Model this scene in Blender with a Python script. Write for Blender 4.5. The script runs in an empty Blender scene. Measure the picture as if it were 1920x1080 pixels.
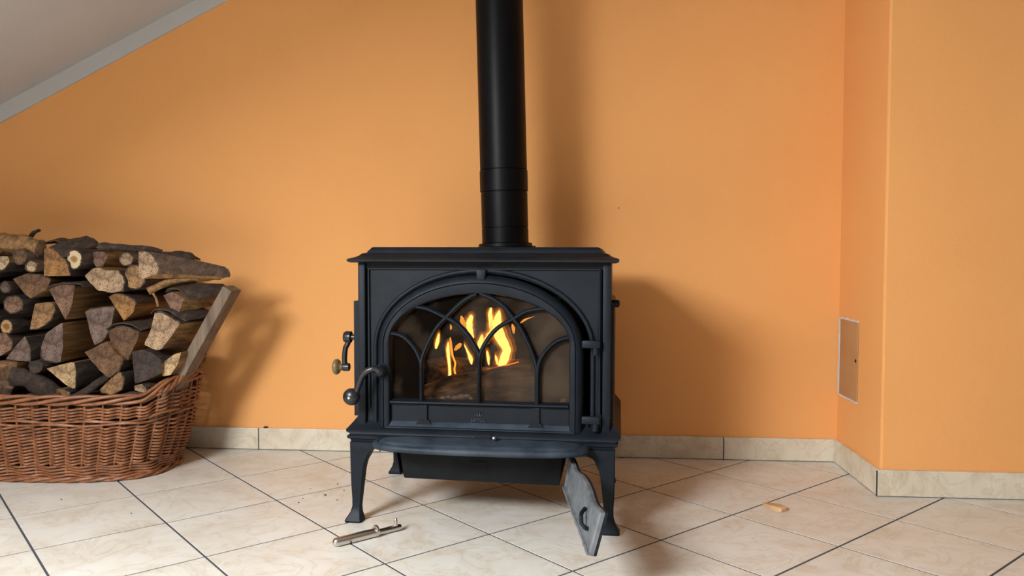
import bpy, bmesh, math, random
from mathutils import Vector, Matrix, noise
from mathutils.geometry import tessellate_polygon
random.seed(7)
PI = math.pi
scene = bpy.context.scene
col = scene.collection

# ------------------------------------------------------------------ camera
TS = 0.304                       # floor tile pitch (m)
FPX, PIT, ROLL, YAW = 1480.7, .0414, .0022, math.radians(4.5)
H = 2.3288 * TS                  # eye height
cam = bpy.data.objects.new('camera', bpy.data.cameras.new('camera'))
col.objects.link(cam)
cam.data.sensor_width = 36
cam.data.lens = FPX / 1920 * 36
cam.data.clip_start = .05
cam.matrix_world = (Matrix.Translation((0, 0, H)) @ Matrix.Rotation(YAW, 4, 'Z')
                    @ Matrix.Rotation(PI / 2 - PIT, 4, 'X') @ Matrix.Rotation(ROLL, 4, 'Z'))
scene.camera = cam

# ------------------------------------------------------------------ light, exposure
scene.view_settings.view_transform = 'Standard'
scene.view_settings.look = 'None'
scene.view_settings.gamma = 1
scene.view_settings.use_curve_mapping = False
scene.view_settings.exposure = 0.0

w = bpy.data.worlds.new('sky'); scene.world = w; w.use_nodes = True
w.node_tree.nodes['Background'].inputs[0].default_value = (.62, .76, 1, 1)
w.node_tree.nodes['Background'].inputs[1].default_value = .5

YB = 2.775                       # back wall plane
XP, YP = .905, 2.388             # chimney breast: left face, front face
XL, XR, YR = -2.75, 3.2, -3.6    # left knee wall, right wall, rear wall
ZC = 2.45
def ceil_z(x): return 1.252 + .486 * (x + 2.11)
SLA = math.atan(.486)
SKY_Y0, SKY_Y1, SKY_X0, SKY_X1 = -.90, .30, -1.95, -1.15      # unseen roof window, added in the slope for daylight
WIN_X0, WIN_X1, WIN_Z0, WIN_Z1 = -1.1, 1.0, .75, 2.0           # unseen window, added in the rear wall for fill light

def area(name, loc, normal, sx, sy, watts, colr):
    l = bpy.data.lights.new(name, 'AREA'); l.shape = 'RECTANGLE'
    l.size, l.size_y, l.energy, l.color = sx, sy, watts, colr
    o = bpy.data.objects.new(name, l); col.objects.link(o)
    o.location = loc
    o.rotation_euler = Vector(normal).to_track_quat('-Z', 'Y').to_euler()
    return o
_cx = (SKY_X0 + SKY_X1) / 2
_n = Vector((math.sin(SLA), 0, -math.cos(SLA)))
roof_day = area('added_roof_daylight', Vector((_cx, (SKY_Y0 + SKY_Y1) / 2, ceil_z(_cx))) - _n * .14, _n,
     .88, 1.18, 288, (.97, .985, 1.0))  # daylight lamp behind the added, unseen roof window
roof_day.rotation_euler = Matrix((( math.cos(SLA), 0, -_n.x), (0, 1, 0), (math.sin(SLA), 0, -_n.z))).to_euler()
area('added_rear_fill', ((WIN_X0 + WIN_X1) / 2, YR - .16, (WIN_Z0 + WIN_Z1) / 2), (0, 1, 0),
     2.0, 1.2, 6, (.80, .91, 1.0))  # weak fill lamp behind the added, unseen rear window

# ------------------------------------------------------------------ pixel helpers (1920 x 1080 frame)
CAM = Vector((0, 0, H))
def ray(px, py):
    u, v = (px - 960) / FPX, (py - 540) / FPX
    cr, sr = math.cos(ROLL), math.sin(ROLL)
    a, b = u * cr + v * sr, -u * sr + v * cr
    cp, sp = math.cos(PIT), math.sin(PIT)
    x, y, z = a, cp - b * sp, -sp - b * cp
    c, s = math.cos(YAW), math.sin(YAW)
    return Vector((x * c - y * s, x * s + y * c, z))
def on_z(px, py, z=0.0): d = ray(px, py); return CAM + d * ((z - H) / d.z)
def on_y(px, py, y): d = ray(px, py); return CAM + d * (y / d.y)
def on_x(px, py, x): d = ray(px, py); return CAM + d * (x / d.x)

# ------------------------------------------------------------------ materials
def mat(name, base=(.5, .5, .5), rough=.6, metal=0, build=None):
    m = bpy.data.materials.new(name); m.use_nodes = True
    nt = m.node_tree; b = nt.nodes['Principled BSDF']
    b.inputs['Base Color'].default_value = (*base, 1)
    b.inputs['Roughness'].default_value = rough
    b.inputs['Metallic'].default_value = metal
    if build: build(nt, b)
    return m
def N(nt, t, **kw):
    n = nt.nodes.new(t)
    for k, v in kw.items():
        if k in n.inputs: n.inputs[k].default_value = v
        else: setattr(n, k, v)
    return n
def ramp(nt, stops):
    r = nt.nodes.new('ShaderNodeValToRGB')
    e = r.color_ramp.elements
    while len(e) < len(stops): e.new(.5)
    for i, (p, c) in enumerate(stops): e[i].position = p; e[i].color = (*c, 1)
    return r
def coords(nt, kind='Object', scale=(1, 1, 1)):
    t = nt.nodes.new('ShaderNodeTexCoord'); mp = nt.nodes.new('ShaderNodeMapping')
    mp.inputs['Scale'].default_value = scale
    nt.links.new(t.outputs[kind], mp.inputs['Vector'])
    return mp.outputs[0]
def noisef(nt, vec, scale, detail=4, rough=.55, dist=0):
    n = N(nt, 'ShaderNodeTexNoise', Scale=scale, Detail=detail, Roughness=rough, Distortion=dist)
    nt.links.new(vec, n.inputs['Vector']); return n.outputs[0]
def bump(nt, b, h, strength, dist=.002):
    n = N(nt, 'ShaderNodeBump', Strength=strength, Distance=dist)
    nt.links.new(h, n.inputs['Height']); nt.links.new(n.outputs[0], b.inputs['Normal'])
def mixc(nt, fac, a, b, mode='MIX'):
    n = nt.nodes.new('ShaderNodeMix'); n.data_type = 'RGBA'; n.blend_type = mode
    for s, v in ((0, fac), (6, a), (7, b)):
        if hasattr(v, 'links') or isinstance(v, bpy.types.NodeSocket): nt.links.new(v, n.inputs[s])
        elif s == 0: n.inputs[0].default_value = v
        else: n.inputs[s].default_value = (*v, 1)
    return n.outputs[2]

def b_wall(c0, c1):
    def f(nt, b):
        v = coords(nt)
        r = ramp(nt, [(.3, c0), (.7, c1)])
        nt.links.new(noisef(nt, v, 2.2, 5), r.inputs[0]); nt.links.new(r.outputs[0], b.inputs['Base Color'])
        bump(nt, b, noisef(nt, v, 130, 4, .6), .35, .002)
    return f
M_WALL = mat('orange_plaster', rough=.85, build=b_wall((.80, .372, .118), (.83, .392, .128)))
M_WHITE = mat('white_plaster', rough=.9, build=b_wall((.49, .485, .48), (.53, .525, .52)))
M_BOUNCE_CUT = mat('bounce_cut_wood', rough=.7, build=b_wall((.20, .115, .060), (.25, .15, .08)))  # dark wood tone added on unseen walls to cut bounce light
M_GROUT = mat('grout', (.050, .058, .072), .9)
def b_tile(c0, c1, c2, sc):
    def f(nt, b):
        t = nt.nodes.new('ShaderNodeTexCoord'); oi = nt.nodes.new('ShaderNodeObjectInfo')
        mul = N(nt, 'ShaderNodeVectorMath', operation='SCALE'); nt.links.new(oi.outputs['Location'], mul.inputs[0]); mul.inputs[3].default_value = 3.1
        add = N(nt, 'ShaderNodeVectorMath', operation='ADD')
        nt.links.new(t.outputs['Object'], add.inputs[0]); nt.links.new(mul.outputs[0], add.inputs[1])
        v = add.outputs[0]
        r = ramp(nt, [(.30, c0), (.52, c1), (.75, c2)])
        nt.links.new(noisef(nt, v, sc, 8, .62, .8), r.inputs[0])
        r2 = ramp(nt, [(.0, (.72, .62, .50)), (.035, (1, 1, 1))])
        n2 = noisef(nt, v, sc * .9, 5, .6, 1.6)
        ab = N(nt, 'ShaderNodeMath', operation='SUBTRACT'); nt.links.new(n2, ab.inputs[0]); ab.inputs[1].default_value = .5
        ab2 = N(nt, 'ShaderNodeMath', operation='ABSOLUTE'); nt.links.new(ab.outputs[0], ab2.inputs[0])
        nt.links.new(ab2.outputs[0], r2.inputs[0])
        c = mixc(nt, .38, r.outputs[0], r2.outputs[0], 'MULTIPLY')
        nt.links.new(c, b.inputs['Base Color'])
        rr = N(nt, 'ShaderNodeMapRange'); nt.links.new(noisef(nt, v, 14, 4), rr.inputs[0])
        rr.inputs[3].default_value = .30; rr.inputs[4].default_value = .46
        nt.links.new(rr.outputs[0], b.inputs['Roughness'])
        bump(nt, b, noisef(nt, v, 60, 4), .06, .002)
    return f
M_TILE = mat('cream_tile', build=b_tile((.60, .545, .455), (.675, .652, .588), (.715, .708, .668), 7))
M_SKIRT = mat('stone_tile', build=b_tile((.52, .43, .30), (.66, .59, .46), (.72, .67, .56), 9))

def b_iron(base, hi, rough0, rough1, bs=.25):
    def f(nt, b):
        v = coords(nt)
        r = ramp(nt, [(.35, base), (.7, hi)])
        nt.links.new(noisef(nt, v, 9, 6, .65), r.inputs[0]); nt.links.new(r.outputs[0], b.inputs['Base Color'])
        rr = N(nt, 'ShaderNodeMapRange'); nt.links.new(noisef(nt, v, 22, 4), rr.inputs[0])
        rr.inputs[3].default_value = rough0; rr.inputs[4].default_value = rough1
        nt.links.new(rr.outputs[0], b.inputs['Roughness'])
        bump(nt, b, noisef(nt, v, 260, 3, .6), bs, .001)
    return f
M_IRON = mat('cast_iron', build=b_iron((.0052, .0078, .0118), (.0105, .0145, .0205), .42, .60))
M_IRONW = mat('worn_cast_iron', build=b_iron((.012, .019, .029), (.055, .070, .092), .4, .6))
M_IRONG = mat('ashy_cast_iron', build=b_iron((.060, .068, .076), (.19, .20, .21), .7, .9, .5))
M_DARK = mat('sooty_steel', build=b_iron((.003, .0038, .0045), (.010, .012, .0135), .5, .7, .15))
for m_ in (M_IRON, M_IRONW, M_DARK): m_.node_tree.nodes['Principled BSDF'].inputs['Specular IOR Level'].default_value = .18
M_GAP_SHADE = mat('gap_shade', (.004, .004, .005), .9)  # near-black colour stands in for shade inside gaps, slots and the keyhole
M_PIPE = mat('matt_black_pipe', (.0032, .0033, .0038), .40)
M_PIPE.node_tree.nodes['Principled BSDF'].inputs['Specular IOR Level'].default_value = .11
M_BRICK = mat('firebrick', build=b_iron((.007, .0045, .003), (.022, .013, .0085), .9, .97, .1))
M_BRICK.node_tree.nodes['Principled BSDF'].inputs['Specular IOR Level'].default_value = 0
M_CHROME = mat('nickel', (.62, .58, .54), .26, 1)
M_BLACK = mat('black_enamel', (.012, .012, .014), .32)
M_KNOB = mat('olive_wood_knob', (.17, .115, .045), .4)
M_SCREW = mat('screw_steel', (.7, .7, .72), .3, 1)

def b_end(nt, b):
    oi = nt.nodes.new('ShaderNodeObjectInfo')
    v = coords(nt)
    d = N(nt, 'ShaderNodeVectorMath', operation='MULTIPLY'); nt.links.new(v, d.inputs[0]); d.inputs[1].default_value = (1, .15, 1)
    wv = N(nt, 'ShaderNodeTexWave', wave_type='RINGS', rings_direction='SPHERICAL', Scale=62, Distortion=2.5, Detail=3)
    wv.inputs['Detail Scale'].default_value = 1.4
    nt.links.new(d.outputs[0], wv.inputs['Vector'])
    r = ramp(nt, [(0, (.52, .47, .43)), (1, (1.15, 1.13, 1.1))]); nt.links.new(wv.outputs['Color'], r.inputs[0])
    c = mixc(nt, .8, oi.outputs['Color'], r.outputs[0], 'MULTIPLY')
    n2 = noisef(nt, v, 42, 10, .74); r2 = ramp(nt, [(.36, (.26, .22, .21)), (.5, (.85, .83, .82)), (.64, (1.25, 1.25, 1.25))]); nt.links.new(n2, r2.inputs[0])
    c2 = mixc(nt, .85, c, r2.outputs[0], 'MULTIPLY')
    n3 = noisef(nt, v, 24, 3, .5, 2.2)
    a1 = N(nt, 'ShaderNodeMath', operation='SUBTRACT'); nt.links.new(n3, a1.inputs[0]); a1.inputs[1].default_value = .5
    a2 = N(nt, 'ShaderNodeMath', operation='ABSOLUTE'); nt.links.new(a1.outputs[0], a2.inputs[0])
    r3 = ramp(nt, [(.004, (.22, .18, .16)), (.022, (1, 1, 1))]); nt.links.new(a2.outputs[0], r3.inputs[0])
    n4 = noisef(nt, v, 13, 4, .6); r4 = ramp(nt, [(.36, (.50, .46, .45)), (.56, (1.08, 1.08, 1.08))]); nt.links.new(n4, r4.inputs[0])
    c2 = mixc(nt, .75, mixc(nt, .9, c2, r4.outputs[0], 'MULTIPLY'), r3.outputs[0], 'MULTIPLY')
    nt.links.new(c2, b.inputs['Base Color'])
    bump(nt, b, noisef(nt, v, 150, 5, .7), .7, .004)
M_END = mat('end_grain', rough=.85, build=b_end)
def b_pale(nt, b):
    # round branch: pale sapwood, brown pith
    oi = nt.nodes.new('ShaderNodeObjectInfo'); v = coords(nt)
    d = N(nt, 'ShaderNodeVectorMath', operation='MULTIPLY'); nt.links.new(v, d.inputs[0]); d.inputs[1].default_value = (1, 0, 1)
    ln = N(nt, 'ShaderNodeVectorMath', operation='LENGTH'); nt.links.new(d.outputs[0], ln.inputs[0])
    nz = noisef(nt, v, 60, 3)
    ad = N(nt, 'ShaderNodeMath', operation='MULTIPLY_ADD'); nt.links.new(nz, ad.inputs[0]); ad.inputs[1].default_value = .012; nt.links.new(ln.outputs['Value'], ad.inputs[2])
    r = ramp(nt, [(.010, (.45, .30, .17)), (.017, (.62, .47, .32)), (.019, (1, 1, 1))]); nt.links.new(ad.outputs[0], r.inputs[0])
    c = mixc(nt, 1, oi.outputs['Color'], r.outputs[0], 'MULTIPLY')
    nt.links.new(c, b.inputs['Base Color'])
    bump(nt, b, noisef(nt, v, 150, 5, .7), .5, .003)
M_PALE = mat('sapwood_end', rough=.8, build=b_pale)
def b_split(nt, b):
    v = coords(nt, scale=(60, 3.0, 60))
    r = ramp(nt, [(.3, (.085, .042, .014)), (.55, (.25, .130, .044)), (.8, (.42, .245, .10))])
    nt.links.new(noisef(nt, v, 1.2, 6, .6, .6), r.inputs[0]); nt.links.new(r.outputs[0], b.inputs['Base Color'])
    bump(nt, b, noisef(nt, v, 2.2, 5), .6, .004)
M_SPLIT = mat('split_wood', rough=.75, build=b_split)
def b_bark(c0, c1, c2):
    def f(nt, b):
        v = coords(nt, scale=(34, 9, 34))
        r = ramp(nt, [(.3, c0), (.55, c1), (.8, c2)])
        nt.links.new(noisef(nt, v, 1.6, 7, .7, .5), r.inputs[0]); nt.links.new(r.outputs[0], b.inputs['Base Color'])
        bump(nt, b, noisef(nt, v, 3.2, 6, .7), 1, .009)
    return f
M_BARK = mat('bark', rough=.9, build=b_bark((.016, .010, .007), (.066, .043, .030), (.16, .112, .080)))
M_BARKB = mat('brown_bark', rough=.9, build=b_bark((.030, .017, .010), (.105, .061, .037), (.21, .135, .088)))
def b_board(nt, b):
    v = coords(nt, scale=(40, 40, 2.2))
    r = ramp(nt, [(.3, (.085, .057, .038)), (.6, (.19, .135, .094)), (.85, (.28, .21, .155))])
    nt.links.new(noisef(nt, v, 1.3, 6, .6, .4), r.inputs[0]); nt.links.new(r.outputs[0], b.inputs['Base Color'])
    bump(nt, b, noisef(nt, v, 2.2, 5), .5, .003)
M_BOARD = mat('weathered_board', rough=.8, build=b_board)
def b_wick(nt, b):
    v = coords(nt, scale=(1, 1, 1))
    r = ramp(nt, [(.3, (.13, .046, .018)), (.55, (.255, .098, .040)), (.8, (.40, .185, .085))])
    nt.links.new(noisef(nt, v, 26, 5, .65), r.inputs[0]); nt.links.new(r.outputs[0], b.inputs['Base Color'])
M_WICK = mat('willow', rough=.42, build=b_wick)
def b_char(nt, b):
    v = coords(nt, scale=(8, 26, 26))
    r = ramp(nt, [(.38, (.012, .010, .010)), (.47, (.11, .066, .038)), (.60, (.34, .20, .11)), (.8, (.36, .33, .31))])
    nt.links.new(noisef(nt, v, 1.0, 6, .65, .4), r.inputs[0]); nt.links.new(r.outputs[0], b.inputs['Base Color'])
    bump(nt, b, noisef(nt, v, 2.5, 5), 1, .006)
M_CHAR = mat('charred_wood', rough=.9, build=b_char)
M_CHAR.node_tree.nodes['Principled BSDF'].inputs['Specular IOR Level'].default_value = .1
M_ASH = mat('pale_ash', rough=.95, build=b_iron((.42, .38, .31), (.70, .66, .58), .9, .95, .5))
M_CHIP = mat('fresh_wood', rough=.7, build=b_iron((.45, .26, .12), (.60, .38, .20), .6, .8, .3))
M_HATCH = mat('hatch_brown', rough=.55, build=b_iron((.42, .22, .092), (.48, .26, .115), .5, .6, .1))
M_RAW = mat('raw_plaster', (.62, .60, .60), .9)

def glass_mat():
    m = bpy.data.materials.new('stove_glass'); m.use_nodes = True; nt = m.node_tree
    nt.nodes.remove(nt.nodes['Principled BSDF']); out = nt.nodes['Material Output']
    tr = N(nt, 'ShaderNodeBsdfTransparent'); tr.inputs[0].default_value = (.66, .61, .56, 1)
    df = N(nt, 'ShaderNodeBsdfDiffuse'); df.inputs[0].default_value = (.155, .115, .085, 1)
    # soot film in patches, plus a painted reflection haze growing towards the hinge side
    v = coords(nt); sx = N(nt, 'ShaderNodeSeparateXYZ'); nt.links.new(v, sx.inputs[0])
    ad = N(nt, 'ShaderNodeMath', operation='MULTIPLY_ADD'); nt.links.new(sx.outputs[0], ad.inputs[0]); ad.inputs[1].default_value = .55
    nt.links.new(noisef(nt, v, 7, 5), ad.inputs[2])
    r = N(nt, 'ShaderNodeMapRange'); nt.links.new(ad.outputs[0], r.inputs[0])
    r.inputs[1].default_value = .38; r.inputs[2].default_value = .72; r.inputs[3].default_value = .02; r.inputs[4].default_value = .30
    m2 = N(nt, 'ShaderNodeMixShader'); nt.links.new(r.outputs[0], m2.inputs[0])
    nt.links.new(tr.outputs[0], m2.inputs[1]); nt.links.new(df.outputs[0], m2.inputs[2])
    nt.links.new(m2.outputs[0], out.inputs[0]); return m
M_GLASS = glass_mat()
def pane_mat():
    m = bpy.data.materials.new('window_glass'); m.use_nodes = True; nt = m.node_tree
    nt.nodes.remove(nt.nodes['Principled BSDF']); out = nt.nodes['Material Output']
    tr = N(nt, 'ShaderNodeBsdfTransparent'); gl = N(nt, 'ShaderNodeBsdfGlossy', Roughness=.02)
    mx = N(nt, 'ShaderNodeMixShader'); mx.inputs[0].default_value = .05
    nt.links.new(tr.outputs[0], mx.inputs[1]); nt.links.new(gl.outputs[0], mx.inputs[2]); nt.links.new(mx.outputs[0], out.inputs[0]); return m
M_PANE = pane_mat()
def flame_mat(name, colr, strength, alpha):
    m = bpy.data.materials.new(name); m.use_nodes = True; nt = m.node_tree
    nt.nodes.remove(nt.nodes['Principled BSDF']); out = nt.nodes['Material Output']
    em = N(nt, 'ShaderNodeEmission', Strength=strength); em.inputs[0].default_value = (*colr, 1)
    tr = N(nt, 'ShaderNodeBsdfTransparent'); mx = N(nt, 'ShaderNodeMixShader')
    r = N(nt, 'ShaderNodeMapRange'); nt.links.new(noisef(nt, coords(nt), 22, 2), r.inputs[0])
    r.inputs[1].default_value = .3; r.inputs[2].default_value = .7; r.inputs[3].default_value = alpha * .6; r.inputs[4].default_value = alpha
    nt.links.new(r.outputs[0], mx.inputs[0])
    nt.links.new(tr.outputs[0], mx.inputs[1]); nt.links.new(em.outputs[0], mx.inputs[2]); nt.links.new(mx.outputs[0], out.inputs[0]); return m
M_FL_CORE = flame_mat('flame_core', (1.0, .66, .16), 8.0, .9)
M_FL_EDGE = flame_mat('flame_edge', (1.0, .36, .035), 4.5, .20)
M_FL_HALO = flame_mat('flame_halo', (1.0, .28, .02), 3.0, .085)
M_FL_THIN = flame_mat('flame_thin', (1.0, .42, .05), 3.8, .6)
M_EMBER = flame_mat('ember', (1.0, .25, .03), 3.0, 1)

# ------------------------------------------------------------------ mesh builder
class MB:
    def __init__(s): s.v, s.f, s.m = [], [], []
    def add(s, vs, fs, mi=0):
        o = len(s.v); s.v += [tuple(p) for p in vs]
        for f in fs: s.f.append([i + o for i in f]); s.m.append(mi)
        return s
    def box(s, x0, x1, y0, y1, z0, z1, mi=0):
        vs = [(x0, y0, z0), (x1, y0, z0), (x1, y1, z0), (x0, y1, z0), (x0, y0, z1), (x1, y0, z1), (x1, y1, z1), (x0, y1, z1)]
        return s.add(vs, [(3, 2, 1, 0), (4, 5, 6, 7), (0, 1, 5, 4), (1, 2, 6, 5), (2, 3, 7, 6), (3, 0, 4, 7)], mi)
    def loft(s, rings, cap0=True, cap1=True, closed=True, mi=0, loop=False):
        n = len(rings[0]); vs = [p for r in rings for p in r]; fs = []
        R = len(rings)
        for a in range(R if loop else R - 1):
            b = (a + 1) % R
            for i in range(n if closed else n - 1):
                j = (i + 1) % n
                fs.append((a * n + i, a * n + j, b * n + j, b * n + i))
        if not loop:
            if cap0: fs.append(tuple(reversed(range(n))))
            if cap1: fs.append(tuple(range((R - 1) * n, R * n)))
        return s.add(vs, fs, mi)
    def tube(s, path, rad, n=8, closed=False, mi=0, ref=(0, 0, 1), sq=None):
        path = [Vector(p) for p in path]; L = len(path); rings = []
        nrm = None
        for i, p in enumerate(path):
            a = path[i - 1] if (i > 0 or closed) else p
            b = path[(i + 1) % L] if (i < L - 1 or closed) else p
            t = (b - a).normalized()
            if nrm is None:
                r = Vector(ref)
                if abs(r.dot(t)) > .95: r = Vector((1, 0, 0))
                nrm = (r - t * r.dot(t)).normalized()
            else:
                nrm = (nrm - t * nrm.dot(t)).normalized()
            bn = t.cross(nrm)
            ra = rad[i] if isinstance(rad, (list, tuple)) else rad
            k = sq or (1, 1)
            rings.append([p + nrm * (ra * k[0] * math.cos(2 * PI * j / n)) + bn * (ra * k[1] * math.sin(2 * PI * j / n)) for j in range(n)])
        return s.loft(rings, closed=True, loop=closed, mi=mi)
    def lathe(s, prof, c=(0, 0, 0), ax=(0, 0, 1), n=24, mi=0):
        ax = Vector(ax).normalized(); r = Vector((1, 0, 0)) if abs(ax.x) < .9 else Vector((0, 1, 0))
        u = (r - ax * r.dot(ax)).normalized(); v = ax.cross(u); c = Vector(c)
        return s.loft([[c + ax * h + (u * math.cos(2 * PI * j / n) + v * math.sin(2 * PI * j / n)) * rr for j in range(n)] for rr, h in prof], mi=mi)
    def prism(s, outer, holes, y0, y1, mi=0):
        """polygon with holes in x/z, extruded along y"""
        loops = [[Vector((p[0], 0, p[1])) for p in l] for l in [outer] + holes]
        flat = [p for l in loops for p in l]; n = len(flat)
        tris = tessellate_polygon(loops)
        vs = [(p.x, y0, p.z) for p in flat] + [(p.x, y1, p.z) for p in flat]
        fs = []
        for t in tris:
            a, b, c = (flat[i] for i in t)
            up = (b - a).cross(c - a).y
            t = t if up < 0 else tuple(reversed(t))
            fs.append(t); fs.append(tuple(i + n for i in reversed(t)))
        o = 0
        for l in loops:
            k = len(l)
            for i in range(k):
                j = (i + 1) % k; fs.append((o + i, o + j, o + j + n, o + i + n))
            o += k
        return s.add(vs, fs, mi)
    def build(s, name, mats, parent=None, origin=None, smooth=35, bevel=0, fix=True):
        me = bpy.data.meshes.new(name)
        org = Vector(origin) if origin is not None else Vector((0, 0, 0))
        me.from_pydata([tuple(Vector(p) - org) for p in s.v], [], s.f)
        if not isinstance(mats, (list, tuple)): mats = [mats]
        for m in mats: me.materials.append(m)
        for p, i in zip(me.polygons, s.m): p.material_index = i
        if fix:
            bm = bmesh.new(); bm.from_mesh(me); bmesh.ops.recalc_face_normals(bm, faces=bm.faces)
            if bevel: bmesh.ops.bevel(bm, geom=[e for e in bm.edges if len(e.link_faces) == 2 and e.calc_face_angle(0) > .6], offset=bevel, segments=2, profile=.5, affect='EDGES')
            bm.to_mesh(me); bm.free()
        if smooth:
            me.polygons.foreach_set('use_smooth', [True] * len(me.polygons))
            me.set_sharp_from_angle(angle=math.radians(smooth))
        o = bpy.data.objects.new(name, me); col.objects.link(o); o.location = org
        if parent: o.parent = parent
        return o
def tag(o, label=None, cat=None, group=None, kind=None):
    for k, v in (('label', label), ('category', cat), ('group', group), ('kind', kind)):
        if v: o[k] = v
    return o
def empty(name, loc=(0, 0, 0), rz=0):
    o = bpy.data.objects.new(name, None); col.objects.link(o); o.location = loc; o.rotation_euler = (0, 0, rz)
    o.empty_display_size = .1; return o
def resample(pts, n, closed=True):
    P = [Vector(p) for p in pts]
    if closed: P = P + [P[0]]
    d = [0]
    for a, b in zip(P, P[1:]): d.append(d[-1] + (b - a).length)
    out = []; k = 0
    m = n if closed else n - 1
    for i in range(n):
        t = d[-1] * i / m
        while k < len(d) - 2 and d[k + 1] < t: k += 1
        f = (t - d[k]) / max(1e-9, d[k + 1] - d[k]); out.append((P[k].lerp(P[k + 1], f), k))
    return out
def spline(pts, n=24):
    P = [Vector(p) for p in pts]; P = [P[0] * 2 - P[1]] + P + [P[-1] * 2 - P[-2]]
    out = []; S = len(P) - 3
    for i in range(n + 1):
        t = i / n * S; k = min(int(t), S - 1); f = t - k
        a, b, c, d = P[k:k + 4]
        out.append(.5 * ((2 * b) + (c - a) * f + (2 * a - 5 * b + 4 * c - d) * f * f + (3 * b - a - 3 * c + d) * f ** 3))
    return out

# ------------------------------------------------------------------ the room
fl = MB().box(XL, XR, YR, YB, -.12, -.0009).build('floor', M_GROUT, smooth=0); tag(fl, 'floor of cream stone-look tiles laid diagonally with dark grey joints', kind='structure')
def clip(poly, fn):
    out = []
    for i in range(len(poly)):
        a, b = poly[i - 1], poly[i]; fa, fb = fn(a), fn(b)
        if fa >= 0 and fb < 0 or fa < 0 and fb >= 0:
            t = fa / (fa - fb); out.append((a[0] + (b[0] - a[0]) * t, a[1] + (b[1] - a[1]) * t))
        if fb >= 0: out.append(b)
    return out
th = .6930; x0, y0 = -4.409 * TS, 6.9018 * TS
c_, s_ = math.cos(YAW), math.sin(YAW)
def grid(a, b):
    x = x0 + TS * (a * math.cos(th) + b * math.sin(th)); y = y0 + TS * (a * math.sin(th) - b * math.cos(th))
    return (x * c_ - y * s_, x * s_ + y * c_)
full = None; J = .0056 / TS / 2
for a in range(-14, 22):
    for b in range(-8, 24):
        q = [grid(a + J, b + J), grid(a + 1 - J, b + J), grid(a + 1 - J, b + 1 - J), grid(a + J, b + 1 - J)]
        p = q
        for fn in (lambda v: v[0] - XL - .003, lambda v: XR - .003 - v[0], lambda v: v[1] - YR - .003, lambda v: YB - .004 - v[1]):
            if p: p = clip(p, fn)
        if len(p) < 3: continue
        if all(v[0] > XP and v[1] > YP for v in p): continue
        cx = sum(v[0] for v in q) / 4; cy = sum(v[1] for v in q) / 4
        whole = len(p) == 4 and all((Vector(u) - Vector(v)).length < 1e-6 for u, v in zip(sorted(p), sorted(q)))
        if whole and full is not None:
            o = bpy.data.objects.new('floor_tile', full); col.objects.link(o); o.location = (cx, cy, 0)
        else:
            A = sum(p[i - 1][0] * p[i][1] - p[i][0] * p[i - 1][1] for i in range(len(p))) / 2
            if A < 0: p = p[::-1]
            e = 1 - .0006 / max(.02, math.sqrt(abs(A)))
            mx = sum(v[0] for v in p) / len(p); my = sum(v[1] for v in p) / len(p)
            r0 = [(v[0] - cx, v[1] - cy, -.006) for v in p]; r1 = [(v[0] - cx, v[1] - cy, -.0004) for v in p]
            r2 = [((v[0] - mx) * e + mx - cx, (v[1] - my) * e + my - cy, 0) for v in p]
            o = MB().loft([r0, r1, r2]).build('floor_tile', M_TILE, smooth=0); o.location = (cx, cy, 0)
            if whole: full = o.data
        o.parent = fl

tag(MB().box(XL - .12, XP, YB, YB + .14, 0, 3.0).build('wall_back', M_WALL, smooth=0), 'orange plastered back wall behind the stove', kind='structure')
tag(MB().box(XP, XR + .12, YP, YB + .14, 0, 3.0).build('wall_right_projection', M_WALL, smooth=0, bevel=.006), 'orange plastered wall projection right of the stove', kind='structure')
tag(MB().box(XR, XR + .12, YR - .12, YP, 0, 3.0).build('wall_right', M_BOUNCE_CUT, smooth=0), 'unseen right wall, dark wood tone added to cut bounce light', kind='structure')
tag(MB().box(XL - .12, XL, YR - .12, YB, 0, 1.0).build('wall_left', M_BOUNCE_CUT, smooth=0), 'low unseen wall under the roof slope, darkened to cut bounce light', kind='structure')
rw = MB().prism([(XL - .12, 0), (XR + .12, 0), (XR + .12, 3.0), (XL - .12, 3.0)],
           [[(WIN_X0, WIN_Z0), (WIN_X0, WIN_Z1), (WIN_X1, WIN_Z1), (WIN_X1, WIN_Z0)]], YR - .12, YR).build('wall_rear', M_BOUNCE_CUT, smooth=0)
tag(rw, 'unseen rear wall darkened to cut bounce light, with an added window', kind='structure')
# sloped ceiling with an opening for the added roof window (built along the slope, hole cut out), then a flat ceiling
XF = -2.11 + (ZC - 1.252) / .486
cm = MB()
def slope_piece(xa, xb, ya, yb):
    t = .12
    cm.add([(xa, ya, ceil_z(xa)), (xb, ya, ceil_z(xb)), (xb, yb, ceil_z(xb)), (xa, yb, ceil_z(xa)),
            (xa, ya, ceil_z(xa) + t), (xb, ya, ceil_z(xb) + t), (xb, yb, ceil_z(xb) + t), (xa, yb, ceil_z(xa) + t)],
           [(3, 2, 1, 0), (4, 5, 6, 7), (0, 1, 5, 4), (1, 2, 6, 5), (2, 3, 7, 6), (3, 0, 4, 7)])
xs_ = [XL, SKY_X0, SKY_X1, XF]; ys_ = [YR, SKY_Y0, SKY_Y1, YB]
for i in range(3):
    for j in range(3):
        if (i, j) != (1, 1): slope_piece(xs_[i], xs_[i + 1], ys_[j], ys_[j + 1])
cm.box(XF, XR, YR, YB, ZC, ZC + .12)
tag(cm.build('ceiling', M_WHITE, smooth=0), 'white ceiling sloping down to the left', kind='structure')
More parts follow.
